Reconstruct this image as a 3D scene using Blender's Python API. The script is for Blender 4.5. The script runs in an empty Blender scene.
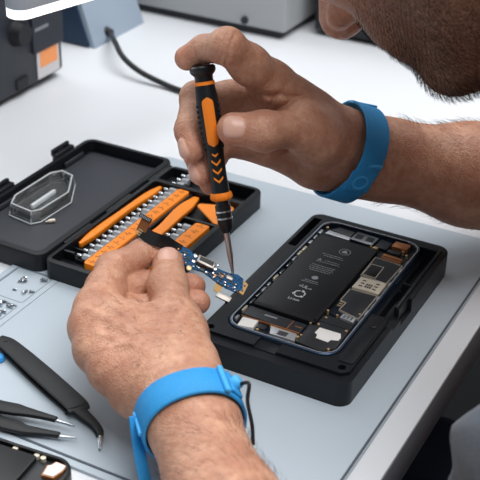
import bpy, bmesh, math, random
import numpy as np
from mathutils import Vector, Matrix
R = math.radians
PI = math.pi
random.seed(7)
rng = np.random.default_rng(7)
C = bpy.context.scene.collection
DESK = 0.75                      # the work mat's top is 0.75 m above the floor; all lengths below are millimetres from there

# ------------------------------------------------------------------ camera (solved from the phone, mat and desk edges)
FPX = 1154.12
CAM = np.array([232.8496, -568.6315, 400.9226])
CR = np.array([0.88047071, 0.47359974, 0.02178573])
CU = np.array([-0.25375482, 0.43194464, 0.86546653])
CF = np.array([-0.40047449, 0.76754616, -0.50049282])

def ray(px, py):
    return CF + (px - 240) / FPX * CR - (py - 240) / FPX * CU
def at(px, py, z):               # point at height z
    d = ray(px, py); return CAM + d * ((z - CAM[2]) / d[2])
def atd(px, py, D):              # point at depth D
    return CAM + ray(px, py) * D
def onp(px, py, p0, n):          # point on a plane
    d = ray(px, py); return CAM + d * (np.dot(p0 - CAM, n) / np.dot(d, n))
def unit(v):
    v = np.asarray(v, float); return v / np.linalg.norm(v)
def W(v):
    return Vector((v[0] * .001, v[1] * .001, v[2] * .001 + DESK))

# ------------------------------------------------------------------ materials
def lin(h):
    h = h.lstrip('#'); o = []
    for i in (0, 2, 4):
        c = int(h[i:i + 2], 16) / 255
        o.append(c / 12.92 if c <= .04045 else ((c + .055) / 1.055) ** 2.4)
    return tuple(o) + (1,)
MATS = {}
def mat(name, col, rough=.5, metal=0, bump=0, bscale=800, noise=0, nscale=60, spec=.5, trans=0, ior=1.45, emit=None, estr=0, sheen=0, coat=0):
    m = bpy.data.materials.new(name); m.use_nodes = True
    nt = m.node_tree; b = nt.nodes['Principled BSDF']
    c = lin(col)
    b.inputs['Base Color'].default_value = c
    b.inputs['Roughness'].default_value = rough
    b.inputs['Metallic'].default_value = metal
    b.inputs['Specular IOR Level'].default_value = spec
    b.inputs['Transmission Weight'].default_value = trans
    b.inputs['IOR'].default_value = ior
    b.inputs['Sheen Weight'].default_value = sheen
    b.inputs['Coat Weight'].default_value = coat
    if emit:
        b.inputs['Emission Color'].default_value = lin(emit); b.inputs['Emission Strength'].default_value = estr
    tc = nt.nodes.new('ShaderNodeTexCoord')
    if noise:
        n = nt.nodes.new('ShaderNodeTexNoise'); n.inputs['Scale'].default_value = nscale; n.inputs['Detail'].default_value = 4
        nt.links.new(tc.outputs['Object'], n.inputs['Vector'])
        r = nt.nodes.new('ShaderNodeMapRange'); r.inputs['From Min'].default_value = .3; r.inputs['From Max'].default_value = .7
        r.inputs['To Min'].default_value = 1 - noise; r.inputs['To Max'].default_value = 1 + noise
        nt.links.new(n.outputs['Fac'], r.inputs['Value'])
        mx = nt.nodes.new('ShaderNodeMix'); mx.data_type = 'RGBA'; mx.blend_type = 'MULTIPLY'; mx.inputs[0].default_value = 1
        mx.inputs[6].default_value = c
        nt.links.new(r.outputs['Result'], mx.inputs[7]); nt.links.new(mx.outputs[2], b.inputs['Base Color'])
    if bump:
        n2 = nt.nodes.new('ShaderNodeTexNoise'); n2.inputs['Scale'].default_value = bscale; n2.inputs['Detail'].default_value = 3
        nt.links.new(tc.outputs['Object'], n2.inputs['Vector'])
        bp = nt.nodes.new('ShaderNodeBump'); bp.inputs['Strength'].default_value = bump; bp.inputs['Distance'].default_value = .0006
        nt.links.new(n2.outputs['Fac'], bp.inputs['Height']); nt.links.new(bp.outputs['Normal'], b.inputs['Normal'])
    MATS[name] = m
    return m
mat('mat_grey', '#aeb9c2', .42, bump=.05, bscale=1500, noise=.02, nscale=8)
mat('mat_line', '#4c545d', .6)
mat('tray_edge_shade', '#8b959e', .6)
mat('desk_white', '#d2d5d9', .45, noise=.01, nscale=5)
mat('desk_edge', '#7b7e86', .5)
mat('black_plastic', '#14171b', .4, bump=.12, bscale=2600, spec=.38)
mat('black_satin', '#101114', .33)
mat('lid_inside', '#33353c', .5, bump=.15, bscale=2600)
mat('tray_black', '#171a1f', .38, bump=.15, bscale=2200, spec=.4)
mat('orange', '#f58a1c', .45, bump=.06, bscale=2000)
mat('orange_dark', '#86480c', .6)
mat('orange_rubber', '#f7861a', .6, bump=.2, bscale=3000)
mat('steel', '#c8ccd0', .25, 1)
mat('port_metal', '#8c8681', .38, .9)
mat('steel_dark', '#8d9196', .3, 1)
mat('silver_paint', '#c3c7cb', .35, .6)
mat('gold', '#cbb083', .4, .6)
mat('copper', '#b0754a', .4, .6)
mat('gold_shield', '#d4cab8', .42, .35)
mat('navy_frame', '#43556c', .3, .75)
mat('shield_black', '#24262a', .42)
mat('shield_rim', '#b9b2a6', .4, .3)
mat('battery_black', '#131417', .38, noise=.06, nscale=120)
mat('battery_side', '#0c0d0f', .4)
mat('print_grey', '#8f9499', .6)
mat('print_light', '#c3c7ca', .6)
mat('pcb_blue', '#10507e', .6, noise=.75, nscale=1100, spec=.25)
mat('pcb_dark', '#0c1822', .4)
mat('white_part', '#e4e2de', .5)
mat('flex_black', '#16171a', .4)
mat('flex_orange', '#7d4c26', .45)
mat('strap_blue', '#2a92d2', .6, bump=.5, bscale=2500, noise=.12, nscale=1400)
mat('strap_light', '#45aae6', .5)
mat('cord_black', '#15171a', .5)
def clear_material():
    m = bpy.data.materials.new('clear'); m.use_nodes = True; nt = m.node_tree; N = nt.nodes; L = nt.links
    N.remove(N['Principled BSDF']); out = N['Material Output']
    t = N.new('ShaderNodeBsdfTransparent'); t.inputs[0].default_value = (.93, .94, .95, 1)
    g = N.new('ShaderNodeBsdfGlossy'); g.inputs['Roughness'].default_value = .12
    d = N.new('ShaderNodeBsdfDiffuse'); d.inputs[0].default_value = (.85, .88, .9, 1)
    lw = N.new('ShaderNodeLayerWeight'); lw.inputs[0].default_value = .5
    a = N.new('ShaderNodeMixShader'); a.inputs[0].default_value = .07; L.new(t.outputs[0], a.inputs[1]); L.new(d.outputs[0], a.inputs[2])
    b = N.new('ShaderNodeMixShader'); L.new(lw.outputs['Fresnel'], b.inputs[0]); L.new(a.outputs[0], b.inputs[1]); L.new(g.outputs[0], b.inputs[2])
    L.new(b.outputs[0], out.inputs[0]); MATS['clear'] = m
clear_material()
mat('clear_highlight', '#e6ecef', .15, spec=.8, trans=.35)  # whitish plastic that paints in the container's bright highlights
mat('tweezer_black', '#17181b', .5, bump=.1, bscale=2500)
mat('box_charcoal', '#252932', .5, noise=.03, nscale=40)
mat('box_dark', '#111317', .5)
mat('station_grey', '#93a1b0', .5)
mat('station_navy', '#15304a', .5)
mat('printer_grey', '#a3a6a8', .5)
mat('printer_dark', '#24262b', .5)
mat('label_orange', '#f09a5e', .6)
mat('label_white', '#c9c6c8', .6)
mat('lamp_grey', '#9aa1a8', .45)
mat('lamp_diffuser', '#ffffff', .4, emit='#ffffff', estr=1.3)
mat('shirt_grey', '#525962', .9, bump=.5, bscale=900, noise=.12, nscale=300, sheen=.2)
mat('jeans_navy', '#1b2638', .9, bump=.4, bscale=900)
mat('shoe_dark', '#1a1a1c', .6)
mat('hair_dark', '#1c130e', .85, spec=.15)
mat('pcb_gold', '#b8935a', .6, .3)
mat('arm_hair', '#4a3223', .6)
mat('wall_paint', '#d5d6d6', .8)
mat('floor_dark', '#1d1e22', .7, noise=.1, nscale=6)
mat('blue_plastic', '#2f86c8', .4)

def skin_material():
    m = bpy.data.materials.new('skin'); m.use_nodes = True
    nt = m.node_tree; N = nt.nodes; L = nt.links; b = N['Principled BSDF']
    tc = N.new('ShaderNodeTexCoord')
    def noise(scale, det=4):
        n = N.new('ShaderNodeTexNoise'); n.inputs['Scale'].default_value = scale; n.inputs['Detail'].default_value = det
        L.new(tc.outputs['Object'], n.inputs['Vector']); return n.outputs['Fac']
    def mix(fac, a, bb, mode='MIX'):
        x = N.new('ShaderNodeMix'); x.data_type = 'RGBA'; x.blend_type = mode
        if isinstance(fac, float): x.inputs[0].default_value = fac
        else: L.new(fac, x.inputs[0])
        for i, v in ((6, a), (7, bb)):
            if isinstance(v, tuple): x.inputs[i].default_value = v
            else: L.new(v, x.inputs[i])
        return x.outputs[2]
    def rng_(v, a, bb, c, d):
        r = N.new('ShaderNodeMapRange'); L.new(v, r.inputs[0])
        for i, q in enumerate((a, bb, c, d)): r.inputs[i + 1].default_value = q
        return r.outputs[0]
    at_ = N.new('ShaderNodeAttribute'); at_.attribute_name = 'marks'
    sep = N.new('ShaderNodeSeparateColor'); L.new(at_.outputs['Color'], sep.inputs[0])
    col = mix(rng_(noise(70), .35, .65, 0, 1), lin('#b4826a'), lin('#cc9d82'))
    col = mix(rng_(noise(260), .42, .7, 0, .45), col, lin('#a0644a'))
    col = mix(rng_(noise(1400, 2), .55, .75, 0, .3), col, lin('#9c6447'))
    red = N.new('ShaderNodeMath'); red.operation = 'MULTIPLY'; red.inputs[1].default_value = .55; L.new(sep.outputs[1], red.inputs[0])
    col = mix(red.outputs[0], col, lin('#c87f66'))
    col = mix(sep.outputs[0], col, lin('#d9ab98'))
    hb = N.new('ShaderNodeMath'); hb.operation = 'MULTIPLY'; L.new(sep.outputs[2], hb.inputs[0]); L.new(rng_(noise(900, 3),   .3, .7, .4, .95), hb.inputs[1])
    col = mix(hb.outputs[0], col, lin('#4a3328'))
    L.new(col, b.inputs['Base Color'])
    L.new(rng_(sep.outputs[0], 0, 1, .44, .3), b.inputs['Roughness'])
    b.inputs['Specular IOR Level'].default_value = .4
    b.inputs['Subsurface Weight'].default_value = .08
    b.inputs['Subsurface Radius'].default_value = (1, .35, .2)
    b.inputs['Subsurface Scale'].default_value = .004
    v = N.new('ShaderNodeTexVoronoi'); v.inputs['Scale'].default_value = 900; L.new(tc.outputs['Object'], v.inputs['Vector'])
    n3 = noise(420, 5)
    ad = N.new('ShaderNodeMath'); ad.operation = 'ADD'; L.new(v.outputs['Distance'], ad.inputs[0]); L.new(n3, ad.inputs[1])
    bp = N.new('ShaderNodeBump'); bp.inputs['Distance'].default_value = .0009
    L.new(rng_(sep.outputs[0], 0, 1, .38, 0), bp.inputs['Strength'])
    L.new(ad.outputs[0], bp.inputs['Height']); L.new(bp.outputs['Normal'], b.inputs['Normal'])
    MATS['skin'] = m
skin_material()

# ------------------------------------------------------------------ object helpers
def tag(o, label=None, cat=None, group=None, kind=None):
    if label: o['label'] = label
    if cat: o['category'] = cat
    if group: o['group'] = group
    if kind: o['kind'] = kind
    return o
def thing(name, org, label, cat, group=None):
    o = bpy.data.objects.new(name, None); C.objects.link(o)
    o.empty_display_size = .01
    o.location = W(org); o['_o'] = [float(x) for x in org]
    return tag(o, label, cat, group)
def origin_of(o):
    while o.parent: o = o.parent
    return o['_o']
def obj(name, bm, m, parent=None, org=None, smooth=None, label=None):
    """one mesh object from a bmesh in millimetres (world); smooth = auto-smooth angle"""
    me = bpy.data.meshes.new(name)
    if isinstance(bm, bmesh.types.BMesh):
        if parent is not None: org = origin_of(parent)
        elif org is None:
            lo = [min(v.co[i] for v in bm.verts) for i in range(3)]; hi = [max(v.co[i] for v in bm.verts) for i in range(3)]
            org = [(lo[0] + hi[0]) / 2, (lo[1] + hi[1]) / 2, lo[2]]
        bmesh.ops.translate(bm, verts=bm.verts, vec=[-x for x in org])
        bmesh.ops.scale(bm, verts=bm.verts, vec=(.001,) * 3)
        bmesh.ops.recalc_face_normals(bm, faces=bm.faces)
        bm.to_mesh(me); bm.free()
    ms = m if isinstance(m, (list, tuple)) else [m]
    for x in ms: me.materials.append(MATS[x])
    if smooth is not None:
        me.polygons.foreach_set('use_smooth', [True] * len(me.polygons))
        me.set_sharp_from_angle(angle=R(smooth))
    o = bpy.data.objects.new(name, me); C.objects.link(o)
    if parent is not None: o.parent = parent
    else: o.location = W(org); o['_o'] = [float(x) for x in org]
    if label: o['label'] = label
    return o
def join(*bms):
    a = bms[0]
    for b in bms[1:]:
        me = bpy.data.meshes.new('t'); b.to_mesh(me); b.free(); a.from_mesh(me); bpy.data.meshes.remove(me)
    return a
def setmat(bm, i):
    for f in bm.faces: f.material_index = i
    return bm
def bevel(bm, w, seg=2, ang=30):
    es = [e for e in bm.edges if len(e.link_faces) == 2 and e.calc_face_angle(0) > R(ang)]
    if es and w > 0: bmesh.ops.bevel(bm, geom=es, offset=w, segments=seg, profile=.5, affect='EDGES', clamp_overlap=True)
    return bm
def box(x0, x1, y0, y1, z0, z1, bv=0, seg=2):
    bm = bmesh.new(); bmesh.ops.create_cube(bm, size=1)
    for v in bm.verts:
        v.co = Vector(((x0 + x1) / 2 + v.co.x * (x1 - x0), (y0 + y1) / 2 + v.co.y * (y1 - y0), (z0 + z1) / 2 + v.co.z * (z1 - z0)))
    return bevel(bm, bv, seg)
def rrect(x0, x1, y0, y1, r, n=8):
    p = []
    for cx, cy, a in ((x1 - r, y1 - r, 0), (x0 + r, y1 - r, 90), (x0 + r, y0 + r, 180), (x1 - r, y0 + r, 270)):
        for i in range(n + 1):
            t = R(a + 90 * i / n); p.append((cx + r * math.cos(t), cy + r * math.sin(t)))
    return p
def circle(cx, cy, r, n=20):
    return [(cx + r * math.cos(2 * PI * i / n), cy + r * math.sin(2 * PI * i / n)) for i in range(n)]
def prism(poly, z0, z1, bv=0, seg=2):
    bm = bmesh.new()
    a = [bm.verts.new((x, y, z0)) for x, y in poly]; b = [bm.verts.new((x, y, z1)) for x, y in poly]
    n = len(poly)
    bm.faces.new(a[::-1]); top = bm.faces.new(b)
    for i in range(n): bm.faces.new((a[i], a[(i + 1) % n], b[(i + 1) % n], b[i]))
    bmesh.ops.recalc_face_normals(bm, faces=bm.faces)
    if bv:
        es = [e for e in bm.edges if abs(e.verts[0].co.z - z1) < 1e-6 and abs(e.verts[1].co.z - z1) < 1e-6]
        bmesh.ops.bevel(bm, geom=es, offset=bv, segments=seg, profile=.5, affect='EDGES', clamp_overlap=True)
    return bm
def ring(outer, inner, z0, z1):
    """wall between two polygons with the same number of points"""
    bm = bmesh.new(); n = len(outer)
    V = [[bm.verts.new((x, y, z)) for x, y in p] for p, z in ((outer, z0), (outer, z1), (inner, z1), (inner, z0))]
    for k in range(4):
        a, b = V[k], V[(k + 1) % 4]
        for i in range(n): bm.faces.new((a[i], a[(i + 1) % n], b[(i + 1) % n], b[i]))
    return bm
def frame_of(d):
    d = Vector(d).normalized(); u = Vector((0, 0, 1)) if abs(d.z) < .9 else Vector((1, 0, 0))
    a = d.cross(u).normalized(); return a, d.cross(a).normalized(), d
def lathe(prof, n=24, M=None):
    """prof: (radius, height) pairs around z"""
    bm = bmesh.new(); rings = []
    for r, z in prof:
        rings.append([bm.verts.new((r * math.cos(2 * PI * i / n), r * math.sin(2 * PI * i / n), z)) for i in range(n)] if r > 1e-6 else [bm.verts.new((0, 0, z))])
    for a, b in zip(rings, rings[1:]):
        for i in range(n):
            j = (i + 1) % n
            if len(a) == 1 and len(b) > 1: bm.faces.new((a[0], b[i], b[j]))
            elif len(b) == 1 and len(a) > 1: bm.faces.new((a[i], a[j], b[0]))
            elif len(a) > 1: bm.faces.new((a[i], a[j], b[j], b[i]))
    if len(rings[0]) > 1: bm.faces.new(rings[0][::-1])
    if len(rings[-1]) > 1: bm.faces.new(rings[-1])
    if M is not None: bm.transform(M)
    return bm
def axis_matrix(p, d, xdir=None):
    d = Vector(d).normalized()
    if xdir is None: a, b, _ = frame_of(d)
    else:
        a = Vector(xdir); a = (a - d * a.dot(d)).normalized(); b = d.cross(a)
    M = Matrix((a, b, d)).transposed().to_4x4(); M.translation = Vector(p); return M
def cyl(p, q, r, n=16, r2=None):
    p, q = Vector(p), Vector(q); L = (q - p).length
    return lathe([(r, 0), (r2 if r2 is not None else r, L)], n, axis_matrix(p, q - p))
def smooth_path(pts, k=8):
    P = [Vector(p) for p in pts]; P = [P[0] * 2 - P[1]] + P + [P[-1] * 2 - P[-2]]; o = []
    for i in range(1, len(P) - 2):
        for s in range(k):
            t = s / k; a, b, c, d = P[i - 1:i + 3]
            o.append(.5 * (2 * b + (c - a) * t + (2 * a - 5 * b + 4 * c - d) * t * t + (3 * b - a - 3 * c + d) * t ** 3))
    return o + [P[-2]]
def tube(pts, r, n=10, k=8, rad=None):
    P = smooth_path(pts, k) if k else [Vector(p) for p in pts]
    bm = bmesh.new(); rings = []; up = None
    for i, p in enumerate(P):
        d = (P[min(i + 1, len(P) - 1)] - P[max(i - 1, 0)]).normalized()
        if up is None: a, b, _ = frame_of(d)
        else: a = (up - d * up.dot(d)).normalized(); b = d.cross(a)
        up = a; rr = r if rad is None else rad(i / (len(P) - 1))
        rings.append([bm.verts.new(p + (a * math.cos(2 * PI * j / n) + b * math.sin(2 * PI * j / n)) * rr) for j in range(n)])
    for A, B in zip(rings, rings[1:]):
        for j in range(n): bm.faces.new((A[j], A[(j + 1) % n], B[(j + 1) % n], B[j]))
    bm.faces.new(rings[0][::-1]); bm.faces.new(rings[-1])
    return bm
def strip(path, wdirs, ndirs, hw, th):
    """a band: path points, width direction, normal direction, half width, thickness"""
    bm = bmesh.new(); S = []
    for i, p in enumerate(path):
        p = Vector(p); w = Vector(wdirs[i]).normalized(); n = Vector(ndirs[i]).normalized()
        h = hw(i / (len(path) - 1)) if callable(hw) else hw
        S.append([bm.verts.new(p + w * a * h + n * b * th) for a, b in ((-1, 0), (1, 0), (1, 1), (-1, 1))])
    for A, B in zip(S, S[1:]):
        for j in range(4): bm.faces.new((A[j], A[(j + 1) % 4], B[(j + 1) % 4], B[j]))
    bm.faces.new(S[0][::-1]); bm.faces.new(S[-1])
    bmesh.ops.recalc_face_normals(bm, faces=bm.faces)
    return bm
def boolean(bm, cutters, op='DIFFERENCE'):
    def tmp(b):
        me = bpy.data.meshes.new('tmp'); bmesh.ops.recalc_face_normals(b, faces=b.faces); b.to_mesh(me); b.free()
        o = bpy.data.objects.new('tmp', me); C.objects.link(o); return o
    a = tmp(bm); cs = [tmp(c) for c in cutters]
    for c in cs:
        md = a.modifiers.new('b', 'BOOLEAN'); md.operation = op; md.solver = 'EXACT'; md.object = c
    dg = bpy.context.evaluated_depsgraph_get(); dg.update()
    me = bpy.data.meshes.new_from_object(a.evaluated_get(dg))
    out = bmesh.new(); out.from_mesh(me)
    for o in [a] + cs:
        d = o.data; bpy.data.objects.remove(o); bpy.data.meshes.remove(d)
    bpy.data.meshes.remove(me)
    return out
def text_bm(s, size, M, th=.05):
    cu = bpy.data.curves.new('t', 'FONT'); cu.body = s; cu.size = size; cu.align_x = 'CENTER'; cu.align_y = 'CENTER'; cu.extrude = th
    o = bpy.data.objects.new('t', cu); C.objects.link(o)
    dg = bpy.context.evaluated_depsgraph_get(); dg.update()
    me = bpy.data.meshes.new_from_object(o.evaluated_get(dg))
    bm = bmesh.new(); bm.from_mesh(me); bm.transform(M)
    bpy.data.objects.remove(o); bpy.data.curves.remove(cu); bpy.data.meshes.remove(me)
    return bm
def copy_tree(o, parent=None):
    c = o.copy(); C.objects.link(c)
    if parent is not None: c.parent = parent
    for ch in list(o.children): copy_tree(ch, c)
    return c

# ================================================================== the setting
fl = obj('floor', box(-2200, 2200, -2000, 2200, -800, -750), 'floor_dark', org=(0, 0, -800)); tag(fl, kind='structure')
wb = obj('wall_back', box(-2200, 2200, 2200, 2260, -750, 1850), 'wall_paint', org=(0, 2230, -750)); tag(wb, kind='structure')
wl = obj('wall_left', box(-2260, -2200, -2000, 2260, -750, 1850), 'wall_paint', org=(-2230, 0, -750)); tag(wl, kind='structure')

# ------------------------------------------------------------------ desk
dk = thing('desk', (-350, 150, -750), 'white topped workbench with a dark grey front edge under everything', 'desk')
obj('desk_top', box(-1000, 90, -900, 900, -5, -2, 1.2), 'desk_white', dk, smooth=40)
obj('front_edge', box(70, 90, -900, 900, -31, -5.05, 1), 'desk_edge', dk, smooth=40, label='dark grey front edge band')
obj('core_board', box(-1000, 69.9, -900, 900, -31, -5.05), 'desk_edge', dk)
for x, y in ((20, -860), (20, 860), (-960, -860), (-960, 860)):
    obj('leg', box(x - 25, x + 25, y - 25, y + 25, -750, -31.1, 2), 'desk_edge', dk)

# ------------------------------------------------------------------ work mat with moulded screw trays
mt = thing('work_mat', (-64, -34, -2), 'pale blue-grey rubber work mat with moulded screw trays, lying on the white bench', 'mat')
base = prism(rrect(-203, 74.5, -203, 134, 5), -2, 0, .5)
cuts = [prism(rrect(-198, -169, -93, -58.5, 2), -.9, 2), prism(rrect(-198, -169, -190, -97, 2), -.9, 2),
        box(-164.6, -163.6, -202, 200, -.6, 2)]
obj('mat_sheet', boolean(base, cuts), 'mat_grey', mt, smooth=35)
for a, b in ((-93, -58.5), (-190, -97)):
    obj('tray_outline', ring(rrect(-198.6, -168.4, a - .6, b + .6, 2.6), rrect(-197.6, -169.4, a + .4, b - .4, 1.6), -.88, .06), 'tray_edge_shade', mt, label='grey ring deepening the shaded edge of a screw tray')  # grey ring put in to deepen the recess edge's faint shading
obj('edge_line', join(box(72.6, 74, -202, 132, .02, .5), box(-203, 72.6, -198.6, -197.2, .02, .5)), 'mat_line', mt, label='dark edge line of the mat')

# ------------------------------------------------------------------ things at the back of the bench
psu = thing('power_supply', (-480, 140, -2), 'charcoal bench box with an orange and white label, behind the open tool case', 'power supply')
obj('casing', box(-600, -372, 30, 234, 4, 210, 4), 'box_charcoal', psu, smooth=40)
def face_rect(px0, py0, px1, py1):
    P = [onp(a, b, np.array([-372, 0, 0]), np.array([1., 0, 0])) for a, b in ((px0, py0), (px1, py1))]
    return sorted((P[0][1], P[1][1])), sorted((P[0][2], P[1][2]))
ys, zs = (190, 230), (22, 60)
a = onp(37, 66, np.array([-372, 0, 0]), np.array([1., 0, 0])); b = onp(59, 62, np.array([-372, 0, 0]), np.array([1., 0, 0]))
lb = obj('label_plate', box(-372.5, -371.2, a[1], b[1], 7, 36, .3), 'label_white', psu)
obj('label_patch', box(-371.6, -370.9, a[1] + 4, b[1] - 3, 17, 33), 'label_orange', lb)
s = onp(22, 84, np.array([-372, 0, 0]), np.array([1., 0, 0]))
obj('socket', box(-373, -370.5, s[1] - 8, s[1] + 8, s[2] - 4, s[2] + 6, 1), 'box_dark', psu)
k = onp(17, 33, np.array([-372, 0, 0]), np.array([1., 0, 0]))
kb = obj('knob', cyl((-372, k[1], k[2]), (-363, k[1], k[2]), 12, 28, 9), 'box_dark', psu, smooth=40)
k2 = onp(36, 28, np.array([-372, 0, 0]), np.array([1., 0, 0]))
obj('side_panel', box(-372.5, -369.5, k2[1] - 8, 233, k2[2] - 22, k2[2] + 40, 1), 'box_charcoal', psu)
obj('display', box(-370, -369.2, k2[1] - 5, k2[1] + 14, k2[2] - 2, k2[2] + 1), 'desk_edge', psu)
for x, y in ((-580, 50), (-390, 50), (-580, 214), (-390, 214)):
    obj('foot', cyl((x, y, -2), (x, y, 4.1), 8), 'box_dark', psu)

st = thing('soldering_station', (-440, 345, -2), 'blue-grey wedge-shaped bench unit with a navy end and a black cord', 'soldering station')
def wedge(x0, x1, y0, y1, z0, z1, tx, ty):
    bm = bmesh.new()
    lo = [bm.verts.new(p) for p in ((x0, y0, z0), (x1, y0, z0), (x1, y1, z0), (x0, y1, z0))]
    hi = [bm.verts.new(p) for p in ((x0 + tx, y0 + ty, z1), (x1 - tx, y0 + ty, z1), (x1 - tx, y1 - ty, z1), (x0 + tx, y1 - ty, z1))]
    bm.faces.new(lo[::-1]); bm.faces.new(hi)
    for i in range(4): bm.faces.new((lo[i], lo[(i + 1) % 4], hi[(i + 1) % 4], hi[i]))
    return bevel(bm, 5, 3)
obj('housing', wedge(-520, -386, 304, 392, -2, 120, 42, 2), 'station_grey', st, smooth=40)
obj('end_plate', wedge(-520, -392, 301.5, 306, 0, 118, 42, 1), 'station_navy', st, smooth=40, label='navy end plate')
c0 = onp(105, 31, np.array([-392, 0, 0]), np.array([1., 0, 0]))
obj('cord_grommet', cyl(c0 - [3, 0, 0], c0 + [8, 0, -1], 6, 14, 4), 'cord_black', st, smooth=40)
cp = [c0 + [6, 0, -1], at(115, 42, 20), at(123, 57, 15), at(139, 71, 8), at(162, 83, 2.5), at(185, 92, 1), at(222, 102, 1), at(262, 106, 1)]
obj('cord', tube(cp, 2.6, 10), 'cord_black', st, smooth=60, label='black cord curving across the bench')

pr = thing('test_instrument', (-430, 560, -2), 'large light grey instrument case standing at the back of the bench', 'instrument')
obj('casing', box(-640, -237, 417, 700, 6, 190, 4), 'printer_grey', pr, smooth=40)
obj('plinth', box(-630, -246, 424, 690, -2, 6.1), 'printer_dark', pr, label='recessed plinth, coloured dark for the shadow gap')  # dark colour paints in the shadow gap beneath the casing
d_ = onp(245, 20, np.array([0, 417, 0]), np.array([0, 1., 0]))
obj('button', cyl(d_ + [0, 1, 0], d_ - [0, 2, 0], 4), 'printer_dark', pr, smooth=40)
bx = thing('black_equipment_box', (-150, 560, -2), 'black box with ribbed front beside the light grey instrument case, partly behind the nose', 'equipment')
obj('casing', box(-222, -60, 452, 650, 3, 150, 3), 'box_dark', bx, smooth=40)
for i in range(4):
    obj('rib', box(-218, -64, 449.5, 452.2, 18 + i * 22, 30 + i * 22, 1), 'station_navy' if i % 2 else 'box_charcoal', bx, smooth=40)
obj('foot', box(-215, -70, 460, 640, -2, 3.1), 'box_dark', bx)

# ------------------------------------------------------------------ bench lamp
lp = thing('desk_lamp', (-430, -70, -2), 'grey bench lamp head with a glowing white diffuser above the charcoal box', 'lamp')
A_ = at(19, 15.5, 150); B_ = at(96, -7, 150); dx = unit((B_ - A_) * [1, 1, 0]); dn = np.array([-dx[1], dx[0], 0])
def slab(z0, z1, inset, bv):
    L = 260; Wd = 20; bm = prism(rrect(inset, L - inset, inset, Wd - inset, 9 - inset), z0, z1, bv, 3)
    M = Matrix((Vector(dx), Vector(dn), Vector((0, 0, 1)))).transposed().to_4x4(); M.translation = Vector((A_[0], A_[1], 0)); bm.transform(M); return bm
obj('shell', slab(152, 178, 0, 8), 'lamp_grey', lp, smooth=50)
obj('diffuser', slab(145.5, 152.1, .4, 0), 'lamp_diffuser', lp, smooth=50, label='glowing white diffuser')
hc = A_ + dx * 130 + dn * 10
obj('arm', tube([(hc[0], hc[1], 176), (hc[0] - 20, hc[1] - 10, 320), (-330, -60, 430), (-430, -70, 330)], 7, 12), 'lamp_grey', lp, smooth=60)
obj('pole', cyl((-430, -70, 10), (-430, -70, 332), 8), 'lamp_grey', lp, smooth=40)
obj('base', lathe([(70, 0), (70, 9), (66, 13), (0, 13)], 40, Matrix.Translation((-430, -70, -2))), 'lamp_grey', lp, smooth=40)

# ================================================================== tool case (opened flat)
tc_ = thing('tool_case', (-172, 12, 0), 'black hinged tool case lying open, its tray full of orange tools and bits', 'tool case')
O = rrect(-171, -92, -71, 90, 7); 
body = prism(O, 0, 20, 1.6)
cuts = [prism(rrect(-167.5, -96, -67, 61, 2.5), 9, 30), prism(rrect(-124, -96, 65, 86, 2.5), 5, 30), prism(rrect(-167.5, -127, 65, 86, 2.5), 9, 30)]
obj('case_base', boolean(body, cuts), 'black_plastic', tc_, smooth=35)
# rails and slotted ledge inside
led = box(-157.5, -147.2, -54, 60.5, 9.05, 13.4, .4)
obj('bit_ledge', led, 'black_satin', tc_, smooth=40)
obj('bit_ledge', box(-157.5, -147.2, 66, 85.5, 9.05, 13.4, .4), 'black_satin', tc_, smooth=40)
obj('bit_ledge', box(-121.5, -111.2, -40, 24, 9.05, 13.4, .4), 'black_satin', tc_, smooth=40)
obj('divider', box(-167, -158.5, -53.5, -51.5, 9.05, 19, .3), 'black_satin', tc_, smooth=40)
obj('divider', box(-167, -148, -42.5, -41, 9.05, 13), 'black_satin', tc_)
obj('divider', box(-122, -96.5, 26, 28.4, 9.05, 18, .5), 'black_satin', tc_, smooth=40)
obj('divider', box(-136.6, -134.6, -66.5, 60.5, 9.05, 17, .4), 'black_satin', tc_, smooth=40)
# lid
OL = rrect(-252, -173.5, -69, 99, 8)
lid = boolean(prism(OL, 0, 20, 2.2), [prism(rrect(-247.5, -178, -64.5, 94.5, 5), 6.5, 30)])
lo_ = obj('lid', lid, 'black_plastic', tc_, smooth=35)
obj('lid_panel', prism(rrect(-245, -180.5, -62, 92, 4), 6.55, 7.2, .3), 'lid_inside', lo_, smooth=40, label='charcoal inner face of the lid')
obj('lid_rib', box(-246.9, -245.4, 58, 82, 7, 13, .4), 'lid_inside', lo_, smooth=40)
obj('lid_rib', box(-246.9, -245.4, -40, 20, 7, 13, .4), 'lid_inside', lo_, smooth=40)
for y in (-45, 5, 60):
    obj('hinge', cyl((-172.2, y, 17), (-172.2, y + 30, 17), 2.2, 14), 'black_satin', tc_, smooth=40)
for y0 in (-18, 56):
    lt = obj('latch', box(-256.5, -251.8, y0, y0 + 23, 10, 22, 1), 'black_plastic', tc_, smooth=40)
    obj('latch_flap', boolean(box(-258.5, -255.6, y0 + 1, y0 + 22, 18, 26, .8), [box(-260, -250, y0 + 6, y0 + 17, 21, 24)]), 'black_plastic', lt, smooth=40)

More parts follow.
